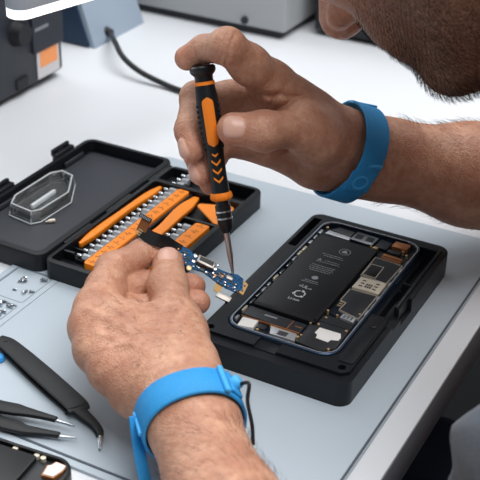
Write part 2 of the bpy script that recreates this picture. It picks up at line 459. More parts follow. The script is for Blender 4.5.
# the long racks that grip the bits
def rack(name, x0, x1, y0, y1, z1, n, label):
    t = thing(name, ((x0 + x1) / 2, (y0 + y1) / 2, 9.1), label, 'bit rack', 'orange bit racks in the tool case')
    bm = prism(rrect(x0, x1, y0, y1, 2.2), 9.1, z1, .8)
    obj('rack_bar', bm, 'orange', t, smooth=40)
    mk = []
    for i in range(n):
        y = y0 + (i + .5) * (y1 - y0) / n; xm = (x0 + x1) / 2
        q = random.choice((0, 1, 2))
        for dx_, dy_, w_, h_ in ((-1.6, 0, 2.6, .6), (1.6, .8 * (q - 1), 2, .6), (0, 1.3, .6, 2.0), (.4, -1.3, 2.2, .6))[:3 + (q > 0)]:
            mk.append(box(xm + dx_ - w_ / 2, xm + dx_ + w_ / 2, y + dy_ - h_ / 2, y + dy_ + h_ / 2, z1 - .1, z1 + .12))
    obj('embossed_marks', join(*mk), 'orange_dark', t)
    return t
rack('bit_rack', -146.8, -137.2, -60, 60.5, 19, 17, 'long orange bit rack with embossed size marks along the row of silver bits')
rack('bit_rack', -110.8, -99.5, -40, 24, 18.5, 8, 'short orange bit rack between the fingertips and the orange pick')

# bits: a hex shank, a neck and a tip each
def bit():
    t = thing('screwdriver_bit', (0, 0, 0), 'silver steel driver bit lying in the long row beside the long orange rack', 'screwdriver bit', 'driver bits in the long row')
    M = axis_matrix((0, 0, 0), (1, 0, 0))
    obj('shank', lathe([(1.9, 4.4), (2.5, 4.9), (2.5, 10.3), (0, 10.3)], 6, M), 'silver_paint', t)
    obj('tip', lathe([(.0, 0), (1.5, .3), (1.5, 2.6), (1.2, 3.2), (1.9, 4.5), (0, 4.5)], 10, M), 'steel', t, smooth=40)
    return t
bit0 = bit(); first = True
def put_bit(x, y, z, label=None, group=None):
    global first
    o = bit0 if first else copy_tree(bit0); first = False
    o.location = W((x, y, z)); o['_o'] = [x, y, z]
    if label: o['label'] = label; o['group'] = group
for i in range(16): put_bit(-157.4, -51 + i * 7.25, 15.5)
for i in range(3): put_bit(-157.4, 68.5 + i * 7.1, 15.5)
for i in range(8): put_bit(-121.4, -36.5 + i * 7.6, 15.5, 'silver driver bit in the short row beside the short orange rack', 'driver bits in the short row')

# pry tools and pick
def pry(name, pts, hw, th, label, tip=True):
    P = [Vector(p) for p in pts]; n = len(P)
    path = smooth_path(P, 6); k = len(path)
    ws = []; ns = []
    for i in range(k):
        d = (path[min(i + 1, k - 1)] - path[max(i - 1, 0)]).normalized(); w = d.cross(Vector((0, 0, 1))).normalized(); ws.append(w); ns.append(w.cross(d))
    f = (lambda t: hw * min(1, .35 + 5 * t, .45 + 4 * (1 - t)) * (1 - .18 * math.sin(PI * min(1, max(0, (t - .3) * 2.2)))))
    bm = bevel(strip(path, ws, ns, f, th), .8, 2, 50)
    return tag(obj(name, bm, 'orange', smooth=60, org=pts[0]), label, 'pry tool')
pry('pry_bar', [(-164.8, -38, 10.2), (-163.6, -5, 12), (-162.6, 30, 12), (-161.4, 59, 10.2)], 3.0, 6.5, 'long thin orange pry bar lying along the hinge side of the tool case')
pry('spudger', [(-131, -62, 10), (-130, -20, 10.5), (-127.5, 5, 12.5), (-128.5, 30, 14), (-131, 59, 10.5)], 5, 5, 'curved orange spudger lying between the two bit racks')
def pick():
    p = []
    for cx, cy, a0 in ((-119.5, 46, 125), (-101.5, 36, 245), (-103, 57.5, 0)):
        for i in range(9):
            t = R(a0 + 120 * i / 8); p.append((cx + 3.2 * math.cos(t), cy + 3.2 * math.sin(t)))
    bm = prism(p, 0, 1.6, .5)
    bm.transform(Matrix.Translation((-108, 47, 14.5)) @ Matrix.Rotation(R(14), 4, 'Y') @ Matrix.Translation((108, -47, 0)))
    return bm
tag(obj('opening_pick', pick(), 'orange', smooth=40), 'triangular orange opening pick lying in the tool case behind the screwdriver', 'pick')

# clear plastic container in the lid
def clear_box():
    out = [(-244, -4), (-243.5, 41), (-238, 49), (-226, 46), (-212, 21), (-213.5, -13), (-217.5, -19), (-238.5, -16)]
    c = Vector((sum(p[0] for p in out) / 8, sum(p[1] for p in out) / 8))
    def lay(s, z): return [((p[0] - c.x) * s + c.x, (p[1] - c.y) * s + c.y, z) for p in out]
    bm = bmesh.new(); L = [lay(1, 7.25), lay(.97, 15.5), lay(.90, 18), lay(.86, 18), lay(.90, 15.5), lay(.93, 8.6)]
    V = [[bm.verts.new(p) for p in l] for l in L]
    for a, b in zip(V, V[1:]):
        for i in range(8): bm.faces.new((a[i], a[(i + 1) % 8], b[(i + 1) % 8], b[i]))
    bm.faces.new(V[0][::-1]); bm.faces.new(V[-1])
    return bevel(bm, .6, 2, 25)
cb = thing('clear_container', (-228, 12, 7.25), 'clear plastic faceted container lying in the opened lid', 'container')
obj('shell', clear_box(), 'clear', cb, smooth=30)
obj('ridge', bevel(box(-231, -228, -2, 26, 8.7, 13, 0), 1.2, 2), 'clear_highlight', cb, smooth=40)  # pale bar standing in for the bright highlight along the middle
out_ = [(-244, -4), (-243.5, 41), (-238, 49), (-226, 46), (-212, 21), (-213.5, -13), (-217.5, -19), (-238.5, -16)]
cx_ = sum(p[0] for p in out_) / 8; cy_ = sum(p[1] for p in out_) / 8
lay_ = lambda s_, z: [((p[0] - cx_) * s_ + cx_, (p[1] - cy_) * s_ + cy_, z) for p in out_]
for s_, z, r_ in ((1.0, 8.0, .55), (.92, 18.0, .6)):
    q_ = lay_(s_, z); obj('edge_highlight', tube(q_ + [q_[0]], r_, 8, 0), 'clear_highlight', cb, smooth=60)  # whitish tubes stand in for light caught on the container's edges
for i_ in (0, 2, 3, 6, 7): obj('edge_highlight', cyl(lay_(1, 8)[i_], lay_(.92, 18)[i_], .5, 8), 'clear_highlight', cb, smooth=60)
tag(obj('loose_bit', join(cyl((-208.5, -10.5, 8.6), (-205.5, -7, 8.6), 1.4, 8), cyl((-209.8, -12, 8.6), (-208.5, -10.5, 8.6), .8, 8)), 'gold_shield', smooth=40),
    'tiny pale brass bit lying alone in the lid beside the clear container', 'bit')

# the case is shallow: settle it and its contents
CASE_Z = .66; CASE_SHIFT = (-5.2, 10.0)
for o in list(C.objects):
    if o.parent is None and o.get('category') in ('tool case', 'bit rack', 'screwdriver bit', 'pry tool', 'pick', 'container', 'bit'):
        z = (o.location.z - DESK) * CASE_Z
        o.location = (o.location.x + CASE_SHIFT[0] * .001, o.location.y + CASE_SHIFT[1] * .001, DESK + z)
        if o['category'] in ('container', 'bit'): o.location.x += .003; o.location.y -= .0075
        if o['category'] not in ('screwdriver bit', 'bit'): o.scale.z = CASE_Z if o['category'] != 'container' else .85
# ================================================================== screws on the mat
def screw():
    t = thing('screw', (0, 0, 0), 'x', 'screw', 'tiny screws in the mat trays')
    M = axis_matrix((0, 0, 1.1), (1, 0, .0))
    obj('shank', lathe([(.5, .9), (.75, 1.2), (.6, 1.5), (.75, 1.8), (.6, 2.1), (.75, 2.4), (.6, 2.7), (.7, 3.4), (0, 3.6)], 10, M), 'steel_dark', t, smooth=40)
    obj('head', lathe([(0, 0.15), (.5, 0), (1.15, .1), (1.2, .8), (.6, 1.0), (0, 1.0)], 12, M), 'steel', t, smooth=40)
    return t
sc0 = None
for i, (x, y, lab, k) in enumerate(((-186, -70, 'first of the three silver screws huddled at the far corner of the upper mat tray', 1.2), (-184, -68, 'second of the three silver screws huddled in the upper mat tray', 1.2), (-183.5, -72, 'third of the three silver screws huddled in the upper mat tray', 1.1),
        (-175, -65.5, 'lone silver screw at the right end of the upper mat tray, nearest the tool case', 1.3), (-181.5, -82, 'tiny dark screw alone in the middle of the upper mat tray', .8),
        (-173, -80, 'silver screw near the right edge of the upper mat tray', 1.0), (-175.5, -84, 'silver screw lying flat at the near edge of the upper mat tray', 1.15),
        (-178, -101, 'first silver screw of the cluster in the lower mat tray', 1.3), (-181, -99.5, 'silver screw at the far side of the cluster in the lower mat tray', 1.2), (-180, -104, 'silver screw at the near side of the cluster in the lower mat tray', 1.2),
        (-170.8, -99.5, 'silver screw standing apart in the corner of the lower mat tray', 1.3), (-171, -106, 'silver screw by the right edge of the lower mat tray', 1.15), (-172, -109.5, 'silver screw nearest the tweezers in the lower mat tray', 1.2))):
    if sc0 is None: o = sc0 = screw()
    else: o = copy_tree(sc0)
    o.location = W((x, y, -.9)); o['_o'] = [x, y, -.9]; o.rotation_euler = (0, 0, random.uniform(0, 6.28)); o['label'] = lab; o.scale = (k,) * 3

# ================================================================== tweezers
def arm_strip(path, hws, th, flip=0):
    P = [Vector(p) for p in path]; k = len(P); ws = []; ns = []
    for i in range(k):
        d = (P[min(i + 1, k - 1)] - P[max(i - 1, 0)]).normalized(); w = d.cross(Vector((0, 0, 1))).normalized(); ws.append(w); ns.append(w.cross(d))
    ts = hws
    return strip(P, ws, ns, lambda t: np.interp(t * (k - 1), range(k), ts), th)
tw = thing('curved_tweezers', (-95, -160, 0), 'black tweezers with bent silver tips lying beside the left wrist', 'tweezers')
def dens(pts, hw, n=8):
    p = smooth_path(pts, n); return p, [float(np.interp(i / (len(p) - 1) * (len(pts) - 1), range(len(pts)), hw)) for i in range(len(p))]
for z, th, sft in ((5.2, 1.4, 0), (.3, 1.4, -2.6)):
    px = [(1, 341), (8, 345), (22, 357), (40, 373), (58, 389), (76, 405), (79.5, 411)]
    pts = [Vector(at(a, b, z)) + Vector((sft * .2, sft, 0)) for a, b in px]
    zs_ = [0, 0, .2, .3, .2, -.2, -.4] if z > 2 else [2.2, 2, .8, 0, 0, .4, .6]
    pts = [p + Vector((0, 0, q)) for p, q in zip(pts, zs_)]
    P, H = dens(pts, [4.2, 5.2, 5.8, 6.2, 6.3, 6.2, 6.0])
    ar = obj('arm', bevel(arm_strip(P, H, th), .45, 2, 50), 'tweezer_black', tw, smooth=60)
    z2 = 4.4 if z > 2 else 1.4
    pts = [at(78, 409, z2 + .4), at(86, 417, z2 - .2), at(95, 425, z2 - .4), at(100, 432, z2 - .5), at(101, 437, z2 - .8)]
    pts = [Vector(p) + Vector((sft * .15, sft * .5, 0)) for p in pts]
    P, H = dens(pts, [3.9, 3.0, 2.3, 1.9, 1.4])
    obj('bent_end', bevel(arm_strip(P, H, 1.5), .4, 2, 50), 'tweezer_black', ar, smooth=60)
    pts = [at(100.8, 433.5, z2 - .5), at(101, 440, z2 - 1.0), at(100.3, 450, 1.6 if z > 2 else .2)]
    pts = [Vector(p) + Vector((sft * .1, sft * .35, 0)) for p in pts]
    P, H = dens(pts, [1.3, 1.0, .3])
    obj('tip', bevel(arm_strip(P, H, 1.2), .3, 2, 50), 'steel', ar, smooth=60, label='bright steel tip')
obj('rivet_end', cyl(at(6, 346, .2), at(6, 346, 4.6) , 3.0, 18), 'tweezer_black', tw, smooth=40)

tw2 = thing('fine_tweezers', (-110, -190, 0), 'black fine-pointed straight tweezers lying open above the second phone', 'tweezers')
for (px, tip, z) in (([(-70, 402), (-20, 404), (0, 408.5), (16, 411.5), (25, 413.5), (40, 417), (57, 421.5)], [(56, 421), (75, 427.5)], 4.5), ([(-70, 408), (-20, 415), (0, 424), (16, 428.5), (25, 431.5), (42, 434), (60, 437)], [(59, 437), (77, 439.3)], 2.0)):
    pts = [at(a, b, z) for a, b in px]
    P, H = dens(pts, [4.4, 4.6, 4.4, 4.2, 3.2, 2.2, 1.5])
    ar = obj('arm', bevel(arm_strip(P, H, 2.4), .5, 2, 50), 'tweezer_black', tw2, smooth=60)
    P, H = dens([Vector(at(a, b, z + .3)) for a, b in tip], [1.3, .25])
    obj('tip', bevel(arm_strip(P, H, 1.4), .3, 2, 50), 'steel', ar, smooth=60, label='bright steel tip')
e_ = Vector(at(-70, 405, 1.6)); obj('joint', box(e_.x - 5, e_.x + 3, e_.y - 5, e_.y + 5, .1, 7.2, 1), 'tweezer_black', tw2, smooth=40)
b_ = at(-2, 357.5, 2)
tag(obj('blue_plastic_pick', lathe([(0, 0), (3.6, 0), (4.2, 1.2), (3.2, 3), (0, 3.4)], 20, Matrix.Translation((b_[0], b_[1], 0))), 'blue_plastic', smooth=40), 'small blue plastic piece on the mat at the edge of view below the curved tweezers', 'plastic piece')

# ================================================================== second phone, near corner of the bench
p2 = thing('dismantled_phone', (-90, -240, 0), 'opened black phone shell with a pale square part, lying below the fine tweezers', 'phone')
# long side runs along -x; its corner with the rounded end points right
ax = Vector(at(72, 468, 8) - at(0, 437, 8)); 
a0 = Vector(at(75, 463, 8)); ux = Vector(at(60, 452, 8) - at(0, 433, 8)); ux.z = 0; ux.normalize(); uy = Vector((ux.y, -ux.x, 0))
def M2(): 
    M = Matrix((-ux, uy, Vector((0, 0, 1)))).transposed().to_4x4(); M.translation = Vector((a0.x, a0.y, 0)) + ux * 1.5 - uy * 1.5; return M
def p2b(bm): bm.transform(M2()); bmesh.ops.recalc_face_normals(bm, faces=bm.faces); return bm
obj('frame', p2b(boolean(prism(rrect(0, 144, 0, 70, 11), 0, 8, 1.2), [prism(rrect(2.2, 141.8, 2.2, 67.8, 9), 2, 12)])), 'black_satin', p2, smooth=35)
obj('midplate', p2b(prism(rrect(2.4, 141.6, 2.4, 67.6, 9), 2.05, 4.6)), 'shield_black', p2)
obj('battery', p2b(boolean(prism(rrect(22, 125, 4, 44, 2), 4.7, 7.4, .5), [])), 'battery_black', p2, smooth=40)
obj('pale_part', p2b(prism([(5, 4.5), (11, 4), (12, 7), (13.5, 8), (12.5, 14.5), (7, 14), (5.2, 9)], 4.7, 7.3, .3)), 'white_part', p2, label='pale square part')
obj('pale_part_rim', p2b(ring([(4.4, 3.9), (11.5, 3.4), (12.6, 6.6), (14.2, 7.6), (13.1, 15.2), (6.5, 14.7), (4.6, 9)], [(5, 4.5), (11, 4), (12, 7), (13.5, 8), (12.5, 14.5), (7, 14), (5.2, 9)], 4.7, 6.8)), 'copper', p2)
for x, y in ((19, 3.6), (23, 3.2), (9.5, 20), (36, 3.2)):
    obj('screw_head', p2b(lathe([(1.5, 4.7), (1.5, 7), (0, 7.2)], 12, Matrix.Translation((x, y, 0)))), 'gold_shield', p2, smooth=40)
obj('bracket', p2b(box(4, 20, 26, 60, 4.7, 6.6, .5)), 'black_plastic', p2, smooth=40)
obj('side_rail', p2b(box(26, 120, -.5, .2, 2.6, 5.6, .2)), 'navy_frame', p2, label='blue-grey metal side rail')

# ================================================================== repair tray
tray = thing('phone_repair_tray', (2, -5, 0), 'black moulded plastic repair tray holding the opened phone', 'tray')
T = prism(rrect(-47, 52, -90, 80, 8, 10), 0, 18, 1.2, 3)
cuts = [prism(rrect(-36.4, 36.4, -74, 74, 11.5), 11.3, 30),
        box(37.6, 46.5, 24, 71, 6, 30, .6), box(37.6, 46.5, -19, 22.2, 4, 30, .6), box(33, 40, -19, 71, 11.4, 30),
        box(-44, -38.2, 30, 72, 6.5, 30, .6),
        prism([(-60, -100), (60, -100), (60, -23), (48.4, -23), (48.4, -79), (44.5, -83), (-40, -83), (-43.8, -79.5), (-43.8, -50), (-60, -50)], 15.8, 30),
        box(45, 60, -24, -8, 13.2, 30), box(49.6, 60, -10, 8, 9, 30),
        prism(circle(42.8, -77.6, 2.3, 24), 8, 30), prism(circle(-40.6, -79, 2.3, 24), 8, 30),
        prism([(38.3, -72), (46.6, -72), (46.6, -24), (38.3, -24)], 17.2, 17.9), box(-10, 4, -84, -73, 16.4, 30, .5)]
obj('tray_body', boolean(T, cuts), 'tray_black', tray, smooth=35)
obj('side_plate', prism(rrect(38.4, 47.4, -73, -22.5, 2), 17.9, 18.9, .4), 'tray_black', tray, smooth=40)
obj('locating_nub', lathe([(2.3, 18.85), (2.2, 19.4), (1.2, 19.7), (0, 19.7)], 20, Matrix.Translation((42.7, -32.6, 0))), 'tray_black', tray, smooth=40)
obj('rim_lip', bevel(box(46.6, 48.4, -8, 72, 17.9, 20.2), .4, 2), 'tray_black', tray, smooth=40)

# ================================================================== the opened phone
ph = thing('opened_smartphone', (0, 0, 11.4), 'opened smartphone with battery and boards showing, lying in the black tray', 'phone')
PZ = 19.0
fr = boolean(prism(rrect(-35.75, 35.75, -73.35, 73.35, 11, 12), 11.4, PZ, .9, 3), [prism(rrect(-34.0, 34.0, -71.6, 71.6, 9.4, 12), 14.4, 30)])
obj('frame', fr, 'navy_frame', ph, smooth=40, label='dark navy metal frame')
obj('rim_sparkle', ring(rrect(-34.5, 34.5, -72.1, 72.1, 9.9), rrect(-34.0, 34.0, -71.6, 71.6, 9.4), 18.0, 19.06), 'silver_paint', ph, label='silver line adding sparkle to the frame edge')  # thin silver ring put in as sparkle along the frame's edge
obj('midplate', prism(rrect(-33.9, 33.9, -71.5, 71.5, 9.3), 14.45, 15.0), 'pcb_dark', ph)
bt = obj('battery', prism(rrect(-30.6, 11.2, -45, 53, 1.5), 15.05, 18.3, .6, 3), 'battery_black', ph, smooth=40, label='black battery with grey printing')
Z1 = 18.3
obj('battery_edge', join(box(-30.2, 10.8, -44.6, -41.8, Z1 - .02, Z1 + .06), box(9.2, 10.7, -44, 52, Z1 - .02, Z1 + .06)), 'battery_side', bt)
pr_ = []
def flat(poly, h=.05): pr_.append(prism(poly, Z1 + .01, Z1 + .01 + h))
def dash(y, x0, x1, h=.55):
    x = x0
    while x < x1 - .3:
        w = min(random.uniform(.7, 2.4), x1 - x); flat([(x, y - h / 2), (x + w, y - h / 2), (x + w, y + h / 2), (x, y + h / 2)]); x += w + .45
for y, a, b in ((30.6, -19, -5), (28.4, -17, -3.5), (22.6, -13.5, -3.5), (20.2, -18.5, -2.5), (15.2, -19, -3), (13, -19.5, -3), (10.8, -19, -2.5), (8.6, -18, -4), (-4.2, -15, -5.5), (-6.2, -16.5, -5)):
    dash(y, a, b)
flat([(-18.2, 21.6), (-15.6, 21.6), (-16.9, 23.8)])
obj('fine_print', join(*pr_), 'print_grey', bt)
pr_ = [ring(circle(-6.6, 38.8, 3.9, 28), circle(-6.6, 38.8, 3.5, 28), Z1 + .01, Z1 + .07), prism([(-8.6, 37.4), (-4.6, 37.4), (-5, 39.4), (-6, 39.8), (-6, 41), (-7.4, 41), (-7.4, 39.8), (-8.3, 39.4)], Z1 + .01, Z1 + .07)]
pr_ += [prism(circle(-10.2, .3, 2.1, 20), Z1 + .01, Z1 + .06)]
obj('round_mark', join(*pr_), 'print_grey', bt)
T_ = lambda x, y: Matrix.Translation((x, y, Z1 + .07))
obj('certification_mark', join(text_bm('c', 3.2, T_(-14.2, -12.4)), text_bm('UL', 4.2, T_(-11, -12.6) @ Matrix.Rotation(R(-8), 4, 'Z')), text_bm('us', 2.6, T_(-7.2, -13.2))), 'print_light', bt)
def arrow_ring(cx, cy, r):
    out = []
    for k in range(3):
        a0 = R(90 + 120 * k + 14); a1 = R(90 + 120 * (k + 1) - 22)
        P = [(cx + r * math.cos(a0), cy + r * math.sin(a0)), (cx + r * 1.05 * math.cos((a0 + a1) / 2), cy + r * 1.05 * math.sin((a0 + a1) / 2)), (cx + r * math.cos(a1), cy + r * math.sin(a1))]
        for p, q in zip(P, P[1:]):
            d = Vector((q[0] - p[0], q[1] - p[1])).normalized(); n = Vector((-d.y, d.x)) * .42
            out.append(prism([(p[0] - n.x, p[1] - n.y), (q[0] - n.x, q[1] - n.y), (q[0] + n.x, q[1] + n.y), (p[0] + n.x, p[1] + n.y)], Z1 + .01, Z1 + .07))
        d = Vector((P[2][0] - P[1][0], P[2][1] - P[1][1])).normalized(); n = Vector((-d.y, d.x)); e = Vector(P[2])
        out.append(prism([tuple(e + n * 1.3), tuple(e - n * 1.3), tuple(e + d * 1.9)], Z1 + .01, Z1 + .07))
    return out
obj('recycling_mark', join(*arrow_ring(-10.6, -21.3, 3.4)), 'print_light', bt)
obj('printed_words', text_bm('Li-ion', 3.4, T_(-11, -28.6)), 'print_light', bt)

# boards, shields and brackets
def plate(name, poly, z0, z1, m, parent=ph, bv=.25, label=None):
    return obj(name, prism(poly, z0, z1, bv), m, parent, smooth=40, label=label)
def rimmed(name, poly, z0, z1, m, rim='shield_rim', w=.5, label=None):
    cx = sum(p[0] for p in poly) / len(poly); cy = sum(p[1] for p in poly) / len(poly)
    out = []
    n = len(poly)
    for i in range(n):
        a, b, c = Vector(poly[i - 1]), Vector(poly[i]), Vector(poly[(i + 1) % n])
        d1 = (b - a).normalized(); d2 = (c - b).normalized()
        n1 = Vector((-d1.y, d1.x)); n2 = Vector((-d2.y, d2.x)); k = (n1 + n2) / max(.35, 1 + n1.dot(n2))
        out.append(tuple(b - k * w))
    o = plate(name, poly, z0, z1, m, label=label)
    obj('rim', ring(out, poly, z0, z1 - .15), rim, o)
    return o
obj('logic_board', prism([(12.8, -28), (32, -32), (32.4, 56), (12.6, 54)], 15.05, 15.7), 'pcb_dark', ph)
us = rimmed('shield_can', [(13.2, 20.3), (30.6, 18.2), (31.4, 43), (12.9, 44.2)], 15.7, 17.5, 'shield_black', label='black shield with a pale rim beside the battery')
plate('square_window', [(13.8, 20.9), (22.3, 20.4), (22, 34.8), (13.9, 34.6)], 17.45, 17.7, 'black_satin', us)
obj('window_rim', ring([(13.4, 20.5), (22.8, 20), (22.5, 35.3), (13.5, 35.1)], [(13.8, 20.9), (22.3, 20.4), (22, 34.8), (13.9, 34.6)], 17.4, 17.66), 'shield_rim', us)
gs = plate('sim_reader', [(13.8, 3.2), (31.4, 3.6), (31.6, 17.6), (14, 17.4)], 15.7, 17.7, 'gold_shield', label='pale gold metal card reader')
for x, y in ((18, 7), (18, 10.4), (18, 13.8), (27, 7), (27, 10.4), (27, 13.8)):
    obj('slot', box(x - 1.2, x + 1.2, y - .6, y + .6, 17.6, 17.76), 'shield_black', gs)
obj('contact_block', join(*[box(20.6 + i * 1.5, 21.7 + i * 1.5, 6.6 + j * 2.7, 8.6 + j * 2.7, 17.6, 17.8) for i in range(3) for j in range(2)]), 'shield_black', gs)
rimmed('shield_can', [(13.8, -13.6), (18, -14.4), (17.4, -23.4), (31, -26.8), (31.2, 1.2), (13.9, .6)], 15.7, 17.4, 'shield_black', label='black L-shaped shield with a pale rim below the card reader')
st_ = plate('connector_cover', [(20.8, -31), (30, -32), (29.8, -27.4), (21.2, -26)], 15.1, 17.2, 'silver_paint', label='silver connector cover')
for x in (23, 25.4, 27.8): obj('slot', box(x - .5, x + .5, -30.6, -27.6, 17.1, 17.28), 'steel_dark', st_)
plate('connector', [(13.6, -21), (17, -21), (17, -12.5), (13.6, -12.5)], 15.1, 17.0, 'shield_black')
for i in range(3): plate('pin_strip', [(14, -19.8 + i * 2.4), (16.6, -19.8 + i * 2.4), (16.6, -18.8 + i * 2.4), (14, -18.8 + i * 2.4)], 16.9, 17.15, 'gold')
plate('flex_connector', [(15.2, 46.2), (29, 45), (29.4, 47.6), (15.4, 48.8)], 15.1, 17.2, 'flex_orange')
plate('flex_connector', [(15.4, 49.6), (29, 48.4), (29.2, 51), (15.6, 52.4)], 15.1, 17.4, 'copper')
plate('antenna_block', [(16.2, 55), (25, 54.4), (25.4, 58.4), (16.4, 59)], 15.1, 17.5, 'shield_black')
plate('camera_flash_module', [(16.8, 62.2), (27.4, 61.8), (27.6, 69.4), (17, 69.6)], 15.1, 18.3, 'copper', label='copper coloured module in the top corner')
cm = plate('camera_bracket', [(-11, 57.6), (4.8, 57), (5.6, 67.8), (-10.4, 69.2)], 15.1, 17.9, 'steel_dark', label='dull metal camera bracket')
for x in (-6.6, 1.2): obj('camera_opening', box(x - 2.6, x + 2.6, 60, 66, 17.85, 18.1, .1), 'black_satin', cm)
plate('top_bracket', [(-29, 56.6), (-11.8, 56.2), (-11.6, 60.2), (-28, 61.6)], 15.1, 17.6, 'silver_paint', label='long silver bracket above the battery')
plate('earpiece_module', [(-27, 62.8), (-12.4, 61.6), (-12, 68.6), (-24, 69.4)], 15.1, 17.3, 'shield_black')
plate('sensor_module', [(6.4, 58), (15, 57), (15.4, 68), (7, 69)], 15.1, 17.2, 'pcb_dark')
plate('gold_pad', [(6.2, 54.8), (9.4, 54.6), (9.6, 57), (6.4, 57.2)], 15.1, 17.5, 'gold')
bk = plate('speaker_module', [(11.4, -33.6), (20, -32.6), (31.4, -34), (32, -62), (25, -68.4), (9, -66.5), (8.4, -46.6), (11.6, -45.6)], 15.05, 17.2, 'shield_black', label='black speaker module with a white patch')
obj('white_patch', prism([(15.2, -47.2), (28.6, -47), (30.4, -51), (30.2, -54.2), (26.2, -55.4), (25.6, -58.6), (17.6, -58), (17, -54.6), (14.8, -53.4)], 17.15, 17.5, .15), 'white_part', bk, smooth=40)
obj('seam', box(12, 31, -41.2, -40.6, 17.1, 17.3), 'black_plastic', bk)
hb = plate('haptic_motor', [(-31.4, -46.8), (7.4, -48.6), (7.6, -58.6), (-30.4, -56.6)], 15.05, 17.4, 'shield_black', label='black bar below the battery with pale trim')
obj('pale_text', join(*[box(-19 + i * 1.05, -18.2 + i * 1.05, -52.2, -50.8, 17.35, 17.46) for i in range(8)]), 'print_grey', hb)
obj('trim', box(-31, 7.4, -58.9, -58.3, 16.2, 17.5), 'copper', hb)
obj('seam', join(box(-1.4, -.9, -58, -48.6, 17.35, 17.5), box(2, 6.4, -53.6, -52.8, 17.35, 17.5)), 'copper', hb)
plate('white_block', [(-29.4, -59.8), (-19.4, -59), (-18.8, -67.4), (-28.2, -69.2)], 15.05, 17.5, 'white_part', label='white block in the near corner')
sl = plate('charge_connector', [(-10.6, -60), (6.4, -60), (8, -66.8), (-7.8, -67.2)], 15.05, 17.3, 'silver_paint', label='silver charging connector')
obj('cut_out', box(-4, 2, -66, -61.6, 17.2, 17.42), 'steel_dark', sl)
plate('gold_bar', [(-11.4, -59), (6, -59.2), (6, -60.2), (-11.4, -60)], 15.05, 17.0, 'gold')
plate('chip', [(-18, -60.5), (-12.4, -60.5), (-12.4, -65), (-18, -65)], 15.05, 16.9, 'shield_black')
plate('chip', [(-17.2, -66), (-10, -66), (-10, -69.5), (-17.2, -69.5)], 15.05, 16.6, 'pcb_dark')
for x, y, r in ((-15.6, -67.6, 1.3), (8.2, -62.6, 1.5), (9.2, -60, 1.0), (8.6, -46, 1.1), (13.2, -44.6, 1.2), (30.4, -43, 1.3), (11.9, -28.6, 1.2), (19, -30.4, 1.1), (30.2, -22.6, .9), (31.2, 16.2, .8), (-30.6, 64.6, 1.3), (5, 55.6, 1), (29.6, 56.4, 1.2), (28.8, -65, 1.2), (14.2, -36, 1.1), (-27.4, -70.3, .8), (26, 59.8, 1)):
    r *= .66; obj('screw_head', lathe([(r, 15.0), (r, 17.9), (r * .5, 18.05), (r * .45, 17.8), (0, 17.8)], 14, Matrix.Translation((x, y, 0))), 'gold', ph, smooth=40)
# clips and solder along the left rail, pads along the right rail
for i in range(15):
    y = -62 + i * 8.4 + random.uniform(-1, 1)
    obj('clip', box(-33.7, -32.2 + random.uniform(-.3, .4), y, y + random.uniform(3.2, 8.2), 15, 17.0 + random.uniform(0, .5), .2), random.choice(('silver_paint', 'steel_dark', 'gold_shield')), ph, smooth=40)
for i in range(9):
    y = -30 + i * 9.4
    obj('contact_pad', box(32.2, 33.7, y, y + random.uniform(2.5, 6), 15, 17.2, .2), random.choice(('silver_paint', 'steel_dark', 'shield_rim')), ph, smooth=40)
for i in range(9): 
    a = R(205 + i * 13) if i < 5 else R(268 + i * 6)
obj('speaker_holes', join(*[prism(circle(14 + i * 2.1, -73.3, .55, 10), 0, 1).copy() if False else cyl((12 + i * 2.2, -73.5, 15), (12 + i * 2.2, -72.9, 15), .6, 10) for i in range(6)]), 'black_satin', ph)
obj('charging_port', box(-4.4, 4.4, -73.5, -72.8, 14, 16.4, .3), 'black_satin', ph)
obj('side_button', bevel(box(35.6, 36.3, 22, 33, 14.2, 16.6), .3), 'navy_frame', ph)

# ================================================================== the small circuit board held in the left hand
TIP = at(233, 275, 45.5)
BN = unit(-CF * .75 + np.array([0, 0, 1]) * .5 + np.array([.1, .1, 0]))
def bp(px, py, h=0): return onp(px, py, TIP, BN) + BN * h
b0, b1 = bp(178, 251), bp(245, 287)
BU = unit(b1 - b0); BV = np.cross(BN, BU)
BM = Matrix((Vector(BU), Vector(BV), Vector(BN))).transposed().to_4x4(); BM.translation = Vector(TIP - BN * 1.0)
def loc(px, py):
    d = bp(px, py) - TIP; return float(d @ BU), float(d @ BV)
bd = thing('circuit_board', TIP, 'small blue circuit board with charging socket and black ribbon, pinched in the left hand', 'circuit board')
def B(bm): bm.transform(BM); bmesh.ops.recalc_face_normals(bm, faces=bm.faces); return bm
def bpoly(*px): return [loc(*p) for p in px]
def bprism(px, z0, z1, bv=0): return B(prism(bpoly(*px), z0, z1, bv))
obj('board', bprism([(171, 243), (178, 243), (190, 250), (196, 256), (208, 262), (218, 268.5), (229, 273), (238, 274.5), (243.5, 279), (242.5, 290), (236, 292.5), (225, 287.5), (215, 281), (203, 272), (190, 268), (181, 262), (173, 254)], 0, 1.0), 'pcb_blue', bd)
obj('contact_tab', bprism([(243.3, 280), (248.3, 284.5), (243, 295), (238, 291.5)], .05, .95), 'pcb_gold', bd, label='gold end tab with two holes')
for p in ((244.6, 286), (242.4, 290.6)): 
    x, y = loc(*p); obj('hole', B(prism(circle(x, y, .7, 12), .9, 1.02)), 'black_satin', bd)
us_ = obj('charging_socket', bprism([(198.5, 257), (215.5, 265), (212.5, 272), (195.5, 264)], 1, 5.4, .6), 'port_metal', bd, smooth=40, label='silver charging socket')
obj('socket_mouth', bprism([(200, 259), (213.4, 265.6), (212, 269.4), (198.4, 263)], 5.35, 5.5), 'box_dark', us_)
